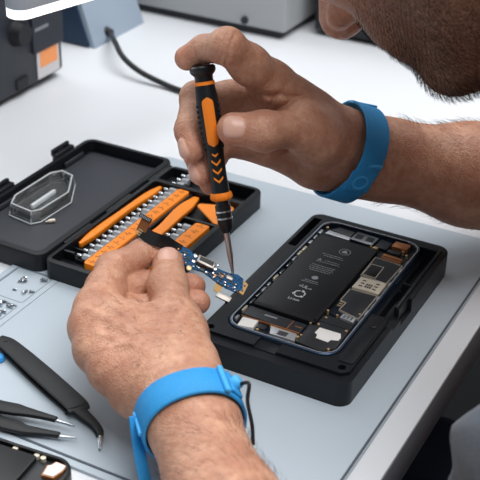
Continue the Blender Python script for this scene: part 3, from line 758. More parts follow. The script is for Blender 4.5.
for p, r in (((195.5, 256), 1.3), (( 193.5, 261.5), 1.2), ((215, 269), 1.3), ((213, 273), 1.0), ((189, 268.2), 1.6), ((218, 265.5), .9)):
    x, y = loc(*p); o = obj('solder_post', B(lathe([(r, 1), (r, 1.6), (r * .6, 1.8), (0, 1.8)], 14, Matrix.Translation((x, y, 0)))), 'steel' if r != 1.6 else 'gold', bd, smooth=40)
cols = ('black_satin', 'shield_black', 'silver_paint', 'pcb_dark', 'copper', 'port_metal', 'black_satin', 'pcb_dark', 'pcb_gold', 'shield_black')
rr = random.Random(3)
for i in range(110):
    t = rr.random(); s = rr.uniform(-1, 1)
    p = (180 + 58 * t + s * 4, 249.5 + 33.5 * t + s * 8 + 5)
    if 194 < p[0] < 216 and s < .2 and 254 < p[1] < 273: continue
    x, y = loc(*p); a, c = rr.uniform(.25, .75), rr.uniform(.2, .5)
    obj('component', B(box(x - a, x + a, y - c, y + c, .98, 1 + rr.uniform(.4, .9), .08)), rr.choice(cols), bd)
for p in ((229, 277), (221, 276.5), (202, 269)):
    x, y = loc(*p); obj('chip', B(box(x - 1.7, x + 1.7, y - 1.3, y + 1.3, .98, 1.8, .15)), 'black_satin', bd)
obj('silver_clip', bprism([(227, 275.5), (233, 278), (232, 281), (226, 278.5)], 1, 1.9, .15), 'port_metal', bd, smooth=40)
obj('flex_tail', bprism([(217, 279), (224, 283), (220, 293), (213.5, 289.5)], -.4, .02), 'pcb_gold', bd, label='short gold flex tail')
obj('tail_connector', bprism([(218.5, 290.5), (232.5, 297), (229, 302), (215.5, 295.5)], -.9, .5, .2), 'port_metal', bd, smooth=40, label='grey plug on the short tail')
# black ribbon that runs back between thumb and finger to a gold plug
rb = [bp(180, 251, -.4), bp(174, 248, .2), atd(166, 243, 674), atd(157, 240, 671), atd(149, 236.5, 671), atd(141, 230, 672)]
P = smooth_path(rb, 6); k = len(P); vd = [Vector(-BV) * .8 + Vector(CR) * .3 + Vector(CU) * .55 for _ in P]
ws = []; ns = []
for i in range(k):
    d = (P[min(i + 1, k - 1)] - P[max(i - 1, 0)]).normalized(); w = (Vector(CU) * .9 + Vector(CR) * .5); w = (w - d * w.dot(d)).normalized(); ws.append(w); n = w.cross(d); n = n if n.dot(Vector(-CF)) > 0 else -n; ns.append(n)
rbo = obj('ribbon_cable', strip(P, ws, ns, 3.9, .35), 'flex_black', bd, smooth=60, label='black ribbon cable')
e0, ew, en = P[-1], ws[-1], ns[-1]; ed = (P[-1] - P[-3]).normalized()
def quad(c, ax, ay, az, hx, hy, z0, z1, bv=0):
    M = Matrix((ax, ay, az)).transposed().to_4x4(); M.translation = c; bm = box(-hx, hx, -hy, hy, z0, z1, bv); bm.transform(M); bmesh.ops.recalc_face_normals(bm, faces=bm.faces); return bm
for i in range(5): obj('gold_pin', quad(e0 + ew * (-2.9 + i * 1.45), ed, ew, en, 1.6, .4, .3, .55), 'gold', rbo)
ex = Vector(atd(143.5, 226, 671)); ey = (Vector(atd(146.5, 219.5, 670)) - Vector(atd(141, 231, 672))).normalized(); exx = ey.cross(en).normalized()
obj('plug_flex', quad(ex, exx, ey, en, 3.0, 4.2, -.1, .25), 'flex_orange', rbo, label='orange flex behind the plug')
pl = obj('plug', quad(Vector(atd(145.8, 218, 670)), exx, ey, en, 4.0, 1.3, -.2, 1.3, .15), 'flex_black', rbo, smooth=40)
for i in range(7): obj('plug_contact', quad(Vector(atd(145.8, 218, 670)) + exx * (-3 + i), exx, ey, en, .22, .9, 1.25, 1.4), 'silver_paint', pl)

# ================================================================== the screwdriver
SP = TIP; ST = atd(202, 66, 651); SD = unit(ST - SP); SL = float(np.linalg.norm(ST - SP)); 
toc = unit(CAM - (SP + ST) / 2)
SM = axis_matrix(SP, SD, xdir=np.cross(toc, SD))       # local z runs up the tool; local -y or +y faces the camera
fy = 1 if (SM.to_3x3() @ Vector((0, 1, 0))).dot(Vector(toc)) > 0 else -1
def S(bm): bm.transform(SM); bmesh.ops.recalc_face_normals(bm, faces=bm.faces); return bm
k_ = SL / 122.0
sd = thing('screwdriver', SP, 'black and orange precision screwdriver held upright over the circuit board', 'screwdriver')
def Lt(prof, n=32): return S(lathe([(r, z * k_) for r, z in prof], n))
obj('shaft', Lt([(.4, 0), (.75, .6), (.95, 4), (1.25, 7), (1.7, 12), (1.75, 26.5), (0, 26.5)], 20), 'steel', sd, smooth=50, label='silver bit and shaft')
obj('collar', Lt([(2.6, 25.5), (3.8, 28.5), (4.4, 31), (4.4, 36), (4.6, 36.2), (4.6, 41.5), (4.0, 42), (4.0, 45), (0, 45)]), 'black_satin', sd, smooth=35, label='black metal collar')
for z in (33.6, 37.6): obj('silver_ring', Lt([(4.3, z), (4.75, z + .2), (4.75, z + 1.1), (4.3, z + 1.3)]), 'steel', sd, smooth=35)
n = 48; pf = []
cr = bmesh.new(); rings = []
for z, r0 in ((44.6, 4.4), (45.2, 5.8), (46.5, 6.3), (48.0, 6.2), (49.4, 5.6)):
    rings.append([cr.verts.new(((r0 + .28 * math.cos(12 * 2 * PI * i / n)) * math.cos(2 * PI * i / n), (r0 + .28 * math.cos(12 * 2 * PI * i / n)) * math.sin(2 * PI * i / n), z * k_)) for i in range(n)])
for a, b in zip(rings, rings[1:]):
    for i in range(n): cr.faces.new((a[i], a[(i + 1) % n], b[(i + 1) % n], b[i]))
cr.faces.new(rings[0][::-1]); cr.faces.new(rings[-1])
obj('orange_crown', S(cr), 'orange_rubber', sd, smooth=60)
gp = [(5.2, 48.5), (5.2, 52), (4.9, 58), (5.0, 70), (5.8, 80), (6.4, 88), (6.6, 96), (6.3, 104), (5.7, 110), (5.5, 113.4)]
obj('grip', Lt(gp), 'black_plastic', sd, smooth=50, label='black rubber grip')
def rad(z): return float(np.interp(z, [q[1] for q in gp], [q[0] for q in gp]))
ribs = []
for s in (-1, 1):
    for i in range(9):
        z = (76 + i * 3.0); r_ = rad(z)
        for sx in (-1, 1): ribs.append(box(sx * r_ * .92 - .8, sx * r_ * .92 + .8, s * r_ * .38 - 1.2, s * r_ * .38 + 1.2, (z - .9) * k_, (z + .9) * k_, .4))
obj('grip_ribs', S(join(*ribs)), 'black_plastic', sd, smooth=50)
obj('orange_band', Lt([(5.4, 111.2), (5.85, 111.4), (5.75, 113.2), (5.3, 113.4)]), 'orange_rubber', sd, smooth=40)
obj('cap', Lt([(5.2, 113.2), (5.3, 116.4), (7.0, 118.2), (7.5, 119.2), (7.5, 121.2), (6.6, 122.2), (0, 122.2)]), 'black_satin', sd, smooth=40, label='black rotating cap')
# orange pad and chevrons wrap round the grip
def wrap(poly_fn, rows, lift):
    """patch on the grip: rows of (z, half width)"""
    bm = bmesh.new(); A = []; B_ = []
    m = 8
    for z, hw in rows:
        r_ = rad(z); ra, rb2 = [], []
        for j in range(m + 1):
            th = (-1 + 2 * j / m) * hw / r_
            edge = 1 - (abs(-1 + 2 * j / m)) ** 4 * .5
            for lst, q in ((ra, r_ - .6), (rb2, r_ + lift * edge)):
                lst.append(bm.verts.new((q * math.sin(th), fy * q * math.cos(th), z * k_)))
        A.append(ra); B_.append(rb2)
    for L_ in (A, B_):
        for a, b in zip(L_, L_[1:]):
            for j in range(m): bm.faces.new((a[j], a[j + 1], b[j + 1], b[j]))
    for i in range(len(rows) - 1):
        for j in (0, m): bm.faces.new((A[i][j], A[i + 1][j], B_[i + 1][j], B_[i][j]))
    for i in (0, len(rows) - 1):
        for j in range(m): bm.faces.new((A[i][j], A[i][j + 1], B_[i][j + 1], B_[i][j]))
    bmesh.ops.recalc_face_normals(bm, faces=bm.faces)
    return bm
def shift(bm, th):
    bm.transform(Matrix.Rotation(th, 4, 'Z')); return bm
TW = 0.0
pz0, pz1 = 76.5, 104.5
rows = []
for i in range(19):
    t = i / 18; z = pz0 + (pz1 - pz0) * t; e = min(z - pz0, pz1 - z); hw = 3.3 if e > 3.2 else max(.5, 3.3 * math.sqrt(max(0, 1 - ((3.2 - e) / 3.2) ** 2)))
    rows.append((z, hw))
obj('orange_pad', S(wrap(None, rows, .55)), 'orange_rubber', sd, smooth=50, label='ribbed orange thumb pad')
for i in range(4):
    z = 55.3 + i * 5.0; r_ = rad(z)
    ch = []
    for s in (-1, 1):
        bm = bmesh.new(); V = []
        for q in (r_ - .5, r_ + .18):
            for t in (0, .5, 1):
                th = s * t * 2.7 / r_
                for dz in (0, 1.35): V.append(bm.verts.new((q * math.sin(th), fy * q * math.cos(th), (z + 2.4 * t + dz) * k_)))
        f = lambda *i_: bm.faces.new([V[a] for a in i_])
        for b_ in (0, 2): f(6 + b_, 8 + b_, 9 + b_, 7 + b_); f(b_, b_ + 2, b_ + 8, b_ + 6); f(b_ + 1, b_ + 3, b_ + 9, b_ + 7)
        f(0, 1, 7, 6); f(4, 5, 11, 10); f(0, 2, 3, 1); f(2, 4, 5, 3)
        ch.append(bm)
    obj('chevron', S(join(*ch)), 'orange', sd)

# ================================================================== the person: one implicit surface, meshed by surface nets
f32 = np.float32
def V3(v): return np.asarray(v, f32)
def cap(P, a, b, ra, rb, n=None, k=1.0):
    a, b = V3(a), V3(b); ba = b - a; pa = P - a
    t = np.clip(pa @ ba / max(float(ba @ ba), 1e-6), 0, 1).astype(f32)
    d = pa - t[:, None] * ba
    if n is not None:
        n = V3(n); c = d @ n; d = d + np.outer(c * (1 / k - 1), n)
    return np.sqrt((d * d).sum(1)) - (ra + (rb - ra) * t)
def ball(P, c, r): return np.sqrt(((P - V3(c)) ** 2).sum(1)) - r
def ell(P, c, r, Rm=None):
    q = P - V3(c)
    if Rm is not None: q = q @ Rm
    r = V3(r); k0 = np.sqrt(((q / r) ** 2).sum(1)); k1 = np.sqrt(((q / (r * r)) ** 2).sum(1))
    return k0 * (k0 - 1) / np.maximum(k1, 1e-6)
def smin(a, b, k):
    h = np.maximum(k - np.abs(a - b), 0) / k
    return np.minimum(a, b) - h * h * k * .25
def smax(a, b, k): return -smin(-a, -b, k)
def sstep(x, a, b):
    t = np.clip((x - a) / (b - a), 0, 1); return t * t * (3 - 2 * t)
def eval_grid(func, lo, hi, h, bs=20):
    n = [int(math.ceil((b - a) / h / bs)) for a, b in zip(lo, hi)]
    S = bs * h; lo = np.array(lo, f32)
    I = np.stack(np.meshgrid(*[np.arange(x) for x in n], indexing='ij'), -1).reshape(-1, 3)
    cen = (lo + (I + .5) * S).astype(f32); fc = func(cen)
    F = np.empty([x * bs for x in n], f32)
    g = np.arange(bs) * h; G = np.stack(np.meshgrid(g, g, g, indexing='ij'), -1).reshape(-1, 3).astype(f32)
    for (i, j, k), v in zip(I, fc):
        sl = (slice(i * bs, i * bs + bs), slice(j * bs, j * bs + bs), slice(k * bs, k * bs + bs))
        if abs(v) > S * 1.35: F[sl] = v
        else: F[sl] = func(lo + np.array((i, j, k), f32) * S + G).reshape(bs, bs, bs)
    return F, lo
def surface_nets(F, lo, h):
    ins = F < 0; nx, ny, nz = F.shape
    cnt = np.zeros((nx - 1, ny - 1, nz - 1), np.int8)
    for a in (0, 1):
        for b in (0, 1):
            for c in (0, 1): cnt += ins[a:nx - 1 + a, b:ny - 1 + b, c:nz - 1 + c]
    act = np.argwhere((cnt > 0) & (cnt < 8)); ids = np.full(cnt.shape, -1, np.int32)
    i, j, k = act.T; ids[i, j, k] = np.arange(len(act))
    cor = [(a, b, c) for a in (0, 1) for b in (0, 1) for c in (0, 1)]
    val = {q: F[i + q[0], j + q[1], k + q[2]] for q in cor}
    acc = np.zeros((len(act), 3)); num = np.zeros(len(act))
    for q in cor:
        for ax in range(3):
            if q[ax] == 0:
                r = list(q); r[ax] = 1; r = tuple(r)
                va, vb = val[q], val[r]; m = (va < 0) != (vb < 0)
                t = np.where(m, va / np.where(m, va - vb, 1), 0)
                p = np.tile(np.array(q, float), (len(act), 1)); p[:, ax] += t
                acc += np.where(m[:, None], p, 0); num += m
    Vv = (act + acc / num[:, None]) * h + lo
    faces = []
    for ax in range(3):
        s0 = [slice(None)] * 3; s1 = [slice(None)] * 3; s0[ax] = slice(0, -1); s1[ax] = slice(1, None)
        A = ins[tuple(s0)]; Bq = ins[tuple(s1)]
        e = np.argwhere(A != Bq); u, w = (ax + 1) % 3, (ax + 2) % 3
        ok = (e[:, u] > 0) & (e[:, w] > 0) & (e[:, u] < F.shape[u] - 1) & (e[:, w] < F.shape[w] - 1); e = e[ok]
        def idx(du, dw):
            q = e.copy(); q[:, u] += du; q[:, w] += dw; return ids[q[:, 0], q[:, 1], q[:, 2]]
        qd = np.stack([idx(-1, -1), idx(0, -1), idx(0, 0), idx(-1, 0)], 1)
        fl_ = ~A[e[:, 0], e[:, 1], e[:, 2]]; qd[fl_] = qd[fl_][:, ::-1]
        faces.append(qd)
    return Vv, np.concatenate(faces)

# ---- joints, from the photograph's outline and each joint's depth
def J(*L_): return [atd(*q) for q in L_]
HL = dict(w=atd(180, 384, 592), el=None,
    T=J((186, 358, 603), (174, 318, 634), (168, 286, 656), (168, 263, 672)),
    I=J((97, 307, 634), (113, 270, 664), (143, 253, 677), (160, 250, 687)),
    M=J((91, 327, 623), (114, 290, 660), (150, 285, 671), (193, 286, 671)),
    R=J((96, 349, 611), (125, 312, 653), (165, 305, 660), (198, 302, 660)),
    P=J((110, 368, 600), (132, 335, 634), (155, 327, 648), (178, 320, 654)))
HR = dict(w=atd(344, 153, 718),
    T=J((328, 148, 694), (306, 128, 668), (264, 131, 651), (233, 129, 648)),
    I=J((270, 82, 672), (227, 46, 640), (204, 50, 655), (187, 58, 660)),
    M=J((268, 100, 688), (197, 98, 688), (189, 130, 673), (192, 150, 666)),
    R=J((266, 122, 697), (205, 120, 693), (197, 153, 680), (202, 174, 673)),
    P=J((264, 144, 699), (224, 142, 697), (211, 168, 689), (210, 184, 684)))
HL['f'] = atd(214, 482, 536); HR['f'] = atd(480, 181, 760)
def elbow(h, L_):
    return h['w'] + unit(h['f'] - h['w']) * L_
HL['el'] = elbow(HL, 250); HR['el'] = elbow(HR, 250) + np.array([0, 0, 8.])
SHL, SHR = np.array([292, -165, 262.]), np.array([292, 190, 255.])
RAD = dict(T=(14, 12, 10.4, 9.3), I=(11, 9.2, 8.4, 7.2), M=(11, 9.2, 8.4, 7.4), R=(10.5, 8.8, 8.0, 7.2), P=(9.5, 7.6, 7.0, 6.4))

def held_f(P):
    q = P - V3(SP); z = q @ V3(SD); r = np.sqrt(np.maximum((q * q).sum(1) - z * z, 0))
    zz = np.array([-50, 0, 26, 30, 48, 52, 58, 70, 80, 88, 96, 104, 110, 113.5, 116.4, 118.2, 122.2]) * k_
    rr_ = np.array([.4, .4, 2, 4.6, 6.6, 5.3, 5.0, 5.2, 6.4, 7.0, 7.2, 6.9, 6.0, 5.9, 5.6, 7.1, 7.5])
    d = np.maximum(r - np.interp(z, zz, rr_), np.maximum(z - 122.3 * k_, -z))
    b = P - V3(TIP); u, v, w_ = b @ V3(BU), b @ V3(BV), b @ V3(BN)
    u0, v0 = loc(178, 251); u1, v1 = loc(243, 287)
    vc = v0 + (v1 - v0) * (u - u0) / (u1 - u0) - .8
    e = np.stack([np.abs(u - (u0 + u1) / 2) - (u1 - u0) / 2 - 3, np.abs(v - vc) - 6.6, np.abs(w_ + .1) - 1.2], 1)
    return np.minimum(d, e.max(1)).astype(f32)
class Limb:
    def __init__(s, h, palm_hint, sh, wr, fr, er):
        s.h = h; w = V3(h['w']); s.w = w
        s.along = unit((h['I'][0] + h['M'][0] + h['R'][0] + h['P'][0]) / 4 - w)
        ac = h['P'][0] - h['I'][0]; s.across = unit(ac - s.along * (ac @ s.along))
        n = np.cross(s.along, s.across); s.pn = n if n @ palm_hint > 0 else -n          # palm normal, out of the palm
        s.arm = unit(h['el'] - w)
        ax = s.across - s.arm * (s.across @ s.arm); s.ax = unit(ax); s.an = np.cross(s.arm, s.ax)
        s.wr, s.fr, s.er, s.sh = wr, fr, er, sh
        s.nails = []; s.creases = []; s.reds = []; s.wide = 12.0; s.thick = False
    def arm_f(s, P):
        w, el = s.w, s.h['el']; a = s.arm
        mid = w + a * 95
        f = cap(P, w - a * 6, w + a * 26, s.wr, s.wr * 1.0, s.an, .80)
        f = smin(f, cap(P, w + a * 20, mid, s.wr * 1.0, s.fr, s.an, .9), 14)
        f = smin(f, cap(P, mid, el - a * 40, s.fr, s.er), 16)
        f = smin(f, cap(P, el - a * 40, el, s.er, s.er * .92), 10)
        return smin(f, cap(P, el, s.sh, s.er * .98, 52), 20)
    def hand_f(s, P):
        h = s.h; w = s.w; al, ac, pn = s.along, s.across, s.pn
        f = cap(P, w - s.arm * -4, w + al * 10, s.wr * .93, s.wr * .86, s.an, .80)
        roots = dict(I=-1.0, M=-.36, R=.3, P=.9)
        for q, o in roots.items():
            m = h[q][0]; r = w + al * 16 + ac * o * s.wide
            f = smin(f, cap(P, r, m + al * 0, 12.4, RAD[q][0] + .2), 9)
            f = smin(f, cap(P, r + pn * 7, m * .85 + r * .15 + pn * 6, 11, 9), 9)
        T = h['T']
        f = smin(f, cap(P, T[0], T[1], 14.5, 11.8), 10)
        f = smin(f, cap(P, (T[0] + T[1]) / 2 + pn * 4, w + al * 24 + pn * 9 - ac * 4, 12, 12), 12)     # thenar pad
        f = smin(f, cap(P, w + al * 18 + ac * 14 + pn * 7, h['P'][0] * .7 + w * .3 + pn * 6, 12, 9), 10)   # hypothenar pad
        f = smin(f, cap(P, T[1] * .72 + T[0] * .28, h['I'][0] * .55 + w * .45, 8, 8.5), 18)             # web
        f = smin(f, cap(P, T[1] * .8 + T[0] * .2, h['I'][0] * .78 + w * .22, 6, 8), 14)
        for q in 'PRMIT':
            j = h[q]; r = RAD[q]
            base = j[1] if q == 'T' else j[0]
            if q == 'T':
                g = cap(P, j[1], j[2], 11.8, r[2]); g = smin(g, cap(P, j[2], j[3], r[2], r[3]), 3)
                g = smin(g, ball(P, j[2] , r[2] + .5), 5)
            else:
                g = cap(P, j[0], j[1], r[0] - .5 + (1.6 if s.thick and q == 'I' else 0), r[1] + (.4 if s.thick and q == 'I' else 0)); g = smin(g, cap(P, j[1], j[2], r[1], r[2]), 3); g = smin(g, cap(P, j[2], j[3], r[2], r[3]), 3)
                g = smin(g, ball(P, j[0] * .5 + j[1] * .5 + s.pn * 0, r[0] - .3), 6)
                g = smin(g, ball(P, j[1], r[1] + (.1 if s.thick else .5)), 5)
            d = ball(P, base, 0); k = .8 + 9 * (1 - sstep(d, 8, 30))
            hh = np.maximum(k - np.abs(f - g), 0) / k
            f = np.minimum(f, g) - hh * hh * k * .25
        return f
    def detail(s, P, f):
        for (c, t, b, n, a_, b_) in s.nails:
            q = P - V3(c); m = (np.abs(q) < 14).all(1)
            if not m.any(): continue
            q = q[m]; u, v, w_ = q @ V3(t) / a_, q @ V3(b) / b_, q @ V3(n)
            e = np.abs(u) ** 3 + np.abs(v) ** 3
            lay = (np.abs(w_) < 5)
            fm = f[m]; fm = fm + lay * (.42 * np.exp(-((e - 1.05) / .3) ** 2) - .22 * (1 - sstep(e, .6, .95)))
            f[m] = fm
        for (c, d, side, rad_, depth, width, wob) in s.creases:
            q = P - V3(c); m = (np.abs(q) < rad_).all(1)
            if not m.any(): continue
            q = q[m]; sd_ = q @ V3(side)
            sx = q @ V3(d) + wob * np.sin(q @ V3(np.cross(d, side)) * .55 + wob * 3)
            f[m] = f[m] + depth * np.exp(-(sx / width) ** 2) * sstep(sd_, -1, 4) * (1 - sstep(np.sqrt((q * q).sum(1)), rad_ * .6, rad_))
        return f
    def f(s, P):
        a = s.arm_f(P); m = ((P - s.w) ** 2).sum(1) < 175 ** 2
        if m.any():
            hnd = s.hand_f(P[m]); g = smin(a[m], hnd, 12); a = a.copy(); a[m] = smax(s.detail(P[m], g), .4 - held_f(P[m]), .7)      # finger pads give way to what they hold
        return a
    def nail(s, q, n_hint, ln, wd, back=0.0):
        j = s.h[q]; t = unit(j[3] - j[2]); n = unit(np.array(n_hint) - t * (np.array(n_hint) @ t)); b = np.cross(n, t)
        r = RAD[q][3]; c = j[3] + n * (r - .3) - t * back
        s.nails.append((c, t, b, n, ln, wd))
    def crease(s, q, i, side, offs, depth=.7, width=.8, wob=.3, rad_=14):
        j = s.h[q]; d = unit(unit(j[i + 1] - j[i]) + unit(j[i] - j[i - 1])) if 0 < i < 3 else unit(j[1] - j[0])
        sd_ = unit(np.array(side, float) - d * (np.array(side) @ d))
        for o in offs: s.creases.append((j[i] + d * o, d, sd_, rad_, depth, width, wob))

toward = -CF
LL = Limb(HL, np.array([.3, .3, -1.]), SHL, 20.5, 25.5, 37)
LR = Limb(HR, np.array([-.4, -.8, -.3]), SHR, 24.8, 32, 41)
LL.wide = 12; LR.wide = 13; LR.thick = True
LL.nail('T', toward * .5 + CU * 1.0, 7.2, 6.3, 1.0)
LR.nail('T', toward * 1.0 - CR * .25 + CU * .1, 6.3, 6.6, -.6)
LR.nail('M', toward * .45 - CR * 1.0, 6.4, 5.0, 0)
LR.nail('R', toward * .5 - CR * 1.0, 6.2, 4.9, 0)
LL.crease('I', 1, toward + CR, (0,), .9, 1.2); LL.crease('I', 2, toward + CR, (-1, 1.5), .6, .9)
LL.crease('M', 2, toward, (0, 3), .5, .8)
LL.crease('T', 2, CU + toward, (-3, 0, 2.6), .5, .6)
LL.crease('R', 3, toward, (-4,), .4, .8)
LR.crease('T', 2, toward, (-3.4, -.8, 1.6, 4.2), .7, .65, .5)
LR.crease('I', 1, toward - CU, (-2.5, .8), 1.0, 1.1); LR.crease('I', 2, toward - CU, (0,), .6, 1.0)
LR.crease('M', 2, -CR + toward, (-1.5, 1.2), .4, .7)
LR.crease('R', 2, -CR + toward, (-1.2, 1.2), .4, .7)
# palm lines of the right hand and the fold at the thumb's root
def line_crease(limb, p, q, side, depth, width):
    p, q = np.array(p), np.array(q); d0 = unit(q - p); sd_ = unit(np.array(side) - d0 * (np.array(side) @ d0)); d = np.cross(d0, sd_)
    limb.creases.append(((p + q) / 2, d, sd_, float(np.linalg.norm(q - p)) * .75, depth, width, .4))
line_crease(LR, atd(258, 96, 668), atd(300, 98, 672), toward, 1.9, 1.5)
line_crease(LR, atd(262, 118, 676), atd(296, 100, 670), toward, 1.9, 1.5)
line_crease(LR, atd(250, 160, 690), atd(292, 148, 690), toward, 1.6, 1.5)
line_crease(LR, atd(254, 82, 664), atd(262, 112, 672), toward, 1.5, 1.3)
line_crease(LR, atd(268, 108, 672), atd(287, 82, 672), toward, 1.3, 1.2)
line_crease(LL, atd(128, 292, 645), atd(108, 264, 650), toward, .8, 1.2)
# tendons and veins on the back of the left hand, lines at the thumb root of the right one
up_ = -LL.pn
def bump(limb, p, q, side, depth, width): line_crease(limb, p, q, side, -depth, width)
for q in 'IMR':
    bump(LL, LL.w * .62 + HL[q][0] * .38 + up_ * 12, HL[q][0] + up_ * 10, up_, .9, 2.4)
bump(LL, LL.w * .8 + HL['M'][0] * .2 + up_ * 12 - LL.across * 8, HL['I'][0] * .6 + LL.w * .4 + up_ * 12 + LL.across * 6, up_, .7, 1.5)
bump(LL, LL.w * .55 + HL['R'][0] * .45 + up_ * 12 - LL.across * 4, HL['R'][0] * .75 + LL.w * .25 + up_ * 12 + LL.across * 7, up_, .7, 1.4)
for o in (-3.2, 0, 3): LL.creases.append((HL['I'][0] + LL.along * o + up_ * 3, LL.along, up_, 15, .45, .8, .6))
for i in range(5): LL.creases.append((LL.w + LL.along * (2 + i * 5.5) + up_ * 10, LL.along, up_, 26, .3, 1.0, .9))
for i in range(3): line_crease(LR, atd(296 + i * 7, 104, 690), atd(303 + i * 9, 150, 690), toward, .8, 1.1)
for l in (LL, LR):
    for q in 'TIMRP':
        l.reds += [(l.h[q][3], 11, .9), (l.h[q][1], 10, .45), (l.h[q][2], 8, .45)]
    for q in 'IMRP': l.reds.append((l.h[q][0], 13, .35))

# ---- head
PITCH, YAW, ROLL = R(60), R(5.8), R(-13.2)
hf = np.array([-math.cos(YAW), math.sin(YAW), 0.]); HFw = unit(hf * math.cos(PITCH) - np.array([0, 0, math.sin(PITCH)])); HUp = unit(hf * math.sin(PITCH) + np.array([0, 0, math.cos(PITCH)]))
HLf = np.cross(HUp, HFw)
HUp, HLf = HUp * math.cos(ROLL) + HLf * math.sin(ROLL), HLf * math.cos(ROLL) - HUp * math.sin(ROLL)
HB = np.stack([HLf, HUp, HFw], 1)
HC = np.array([21., 25.5, 283])
NB = np.array([196, 15, 270.])
def head_f(P):
    q = ((P - V3(HC)) @ HB.astype(f32)).astype(f32); s = q.copy(); s[:, 0] = np.abs(s[:, 0])
    f = ell(q, (0, 32, -14), (76, 84, 97))
    f = smin(f, ell(q, (0, -20, 30), (62, 78, 58)), 25)
    f = smin(f, cap(s, (50, -50, 2), (14, -96, 60), 21, 17), 22)
    f = smin(f, cap(s, (56, -8, 0), (50, -52, 4), 16, 17), 18)
    f = smin(f, ell(q, (0, -98, 68), (21, 15, 15)), 14)
    f = smin(f, ell(q, (0, -60, 70), (30, 26, 21)), 16)
    f = smin(f, ell(s, (42, -12, 60), (26, 22, 22)), 22)
    f = smin(f, cap(s, (8, 24, 84), (44, 24, 68), 9, 9), 12)
    f = smax(f, -ball(s, (31, 5, 96), 15), 10)
    f = smin(f, ball(s, (31, 4, 68), 14), 3)
    f = smin(f, cap(q, (0, 14, 85), (0, -18, 104), 9, 10.5), 9)
    f = smin(f, ell(q, (0, -23, 106), (12.5, 11, 12)), 9)
    f = smin(f, ell(s, (14.5, -28, 92), (9, 9, 12)), 9)
    f = smax(f, -ell(s, (7, -37, 98), (4, 4, 6)), 3)
    f = smin(f, cap(s, (0, -59, 89), (20, -65, 79), 4.6, 3), 4)
    f = smin(f, cap(s, (0, -71, 86), (19, -68, 78), 5.2, 3), 4)
    f = f + 1.6 * np.exp(-((s[:, 1] + 64.5 + s[:, 0] * .08) / 1.4) ** 2) * (s[:, 0] < 26) * sstep(s[:, 2], 60, 75)
    ear = ell(s, (76, -4, -6), (9, 31, 19)); ear = smax(ear, -ell(s, (86, -2, -2), (8, 20, 11)), 4)
    f = smin(f, ear, 5)
    return f
def trunk_f(P):
    s = P.copy()
    f = head_f(P)
    f = smin(f, cap(P, HC + HB @ np.array([0, -42, -34.]), NB, 50, 60), 26)
    c = np.array([255, 0, 170.]); pe = np.array([385, 0, -215.])
    for y in (-70, 70):
        f = smin(f, cap(P, c + [0, y, 0], pe + [0, y * .85, 0], 98, 108), 60)
    f = smin(f, cap(P, SHL + [10, 20, -10], SHR + [5, -20, -10], 58, 58), 40)
    f = smin(f, cap(P, NB, c + [-20, 0, 40], 62, 85), 50)
    return f
def body_f(P):
    return smin(smin(trunk_f(P), LL.f(P), 16), LR.f(P), 16)

H_FINE, H_BODY = 0.85, 2.4
def hand_box(l, pad=24):
    pts = np.array([p for q in 'TIMRP' for p in l.h[q]] + [l.w + l.arm * 40]); return pts.min(0) - pad, pts.max(0) + pad
meshes = {}
for nm, l in (('L', LL), ('R', LR)):
    lo, hi = hand_box(l); F_, o_ = eval_grid(l.f, lo, hi, H_FINE); meshes[nm] = surface_nets(F_, o_, H_FINE)
F_, o_ = eval_grid(body_f, (-150, -460, -330), (520, 290, 400), H_BODY); meshes['B'] = surface_nets(F_, o_, H_BODY)
def to_bm(vf):
    me = bpy.data.meshes.new('t'); me.from_pydata(vf[0].tolist(), [], vf[1].tolist()); bm = bmesh.new(); bm.from_mesh(me); bpy.data.meshes.remove(me); return bm
CUT = {'L': 25.0, 'R': 8.0}
bodyb = to_bm(meshes['B'])
def co_of(verts): return np.array([v.co[:] for v in verts], f32)
def cut_loop(bm, faces, p, n):
    """bisect the given faces, drop what lies on the +n side, return the open edge loop"""
    geom = set(faces)
    for f in faces: geom.update(f.edges); geom.update(f.verts)
    r = bmesh.ops.bisect_plane(bm, geom=list(geom), plane_co=Vector(p), plane_no=Vector(n), clear_outer=True, dist=1e-4)
    return [e for e in r['geom_cut'] if isinstance(e, bmesh.types.BMEdge) and e.is_valid]
loops = {}
for nm, l in (('L', LL), ('R', LR)):
    p = l.w + l.arm * CUT[nm]
    vs = list(bodyb.verts); co = co_of(vs); near = (((co - V3(p)) ** 2).sum(1) < 190 ** 2) & ((co - V3(p)) @ V3(l.arm) < 12)
    ok = np.zeros(len(vs), bool); idx = np.where(near)[0]; ok[idx] = np.abs(l.f(co[idx])) < 2.5
    for i, v in enumerate(vs): v.tag = bool(ok[i])
    fs = [f for f in bodyb.faces if all(v.tag for v in f.verts)]
    cut_loop(bodyb, fs, p, -l.arm)
    hb_ = to_bm(meshes[nm])
    cut_loop(hb_, list(hb_.faces), p, l.arm)
    me = bpy.data.meshes.new('t'); hb_.to_mesh(me); hb_.free(); bodyb.from_mesh(me); bpy.data.meshes.remove(me)
    be = [e for e in bodyb.edges if e.is_boundary and all(abs((v.co - Vector(p)).dot(Vector(l.arm))) < .05 for v in e.verts) and (e.verts[0].co - Vector(p)).length < 60]
    try: bmesh.ops.bridge_loops(bodyb, edges=be)
    except Exception as ex: print('bridge', nm, ex)
print('driver in hand', min(LR.f(np.array([(o.matrix_world @ v.co)[:] for o in sd.children for v in o.data.vertices], f32) * 0 + np.array([((Vector(sd.location) + v.co - Vector((0, 0, DESK))) * 1000)[:] for o in sd.children for v in o.data.vertices], f32))))
print('body verts', len(bodyb.verts), 'open edges', sum(e.is_boundary for e in bodyb.edges))
bm = bodyb; print('driver', float(LR.f(np.array([((v.co) * 1000 + Vector(SP))[:] for o in sd.children for v in o.data.vertices], f32)).min()), 'board', float(LL.f(np.array([((v.co) * 1000 + Vector(TIP))[:] for o in bd.children for v in o.data.vertices], f32)).min()))
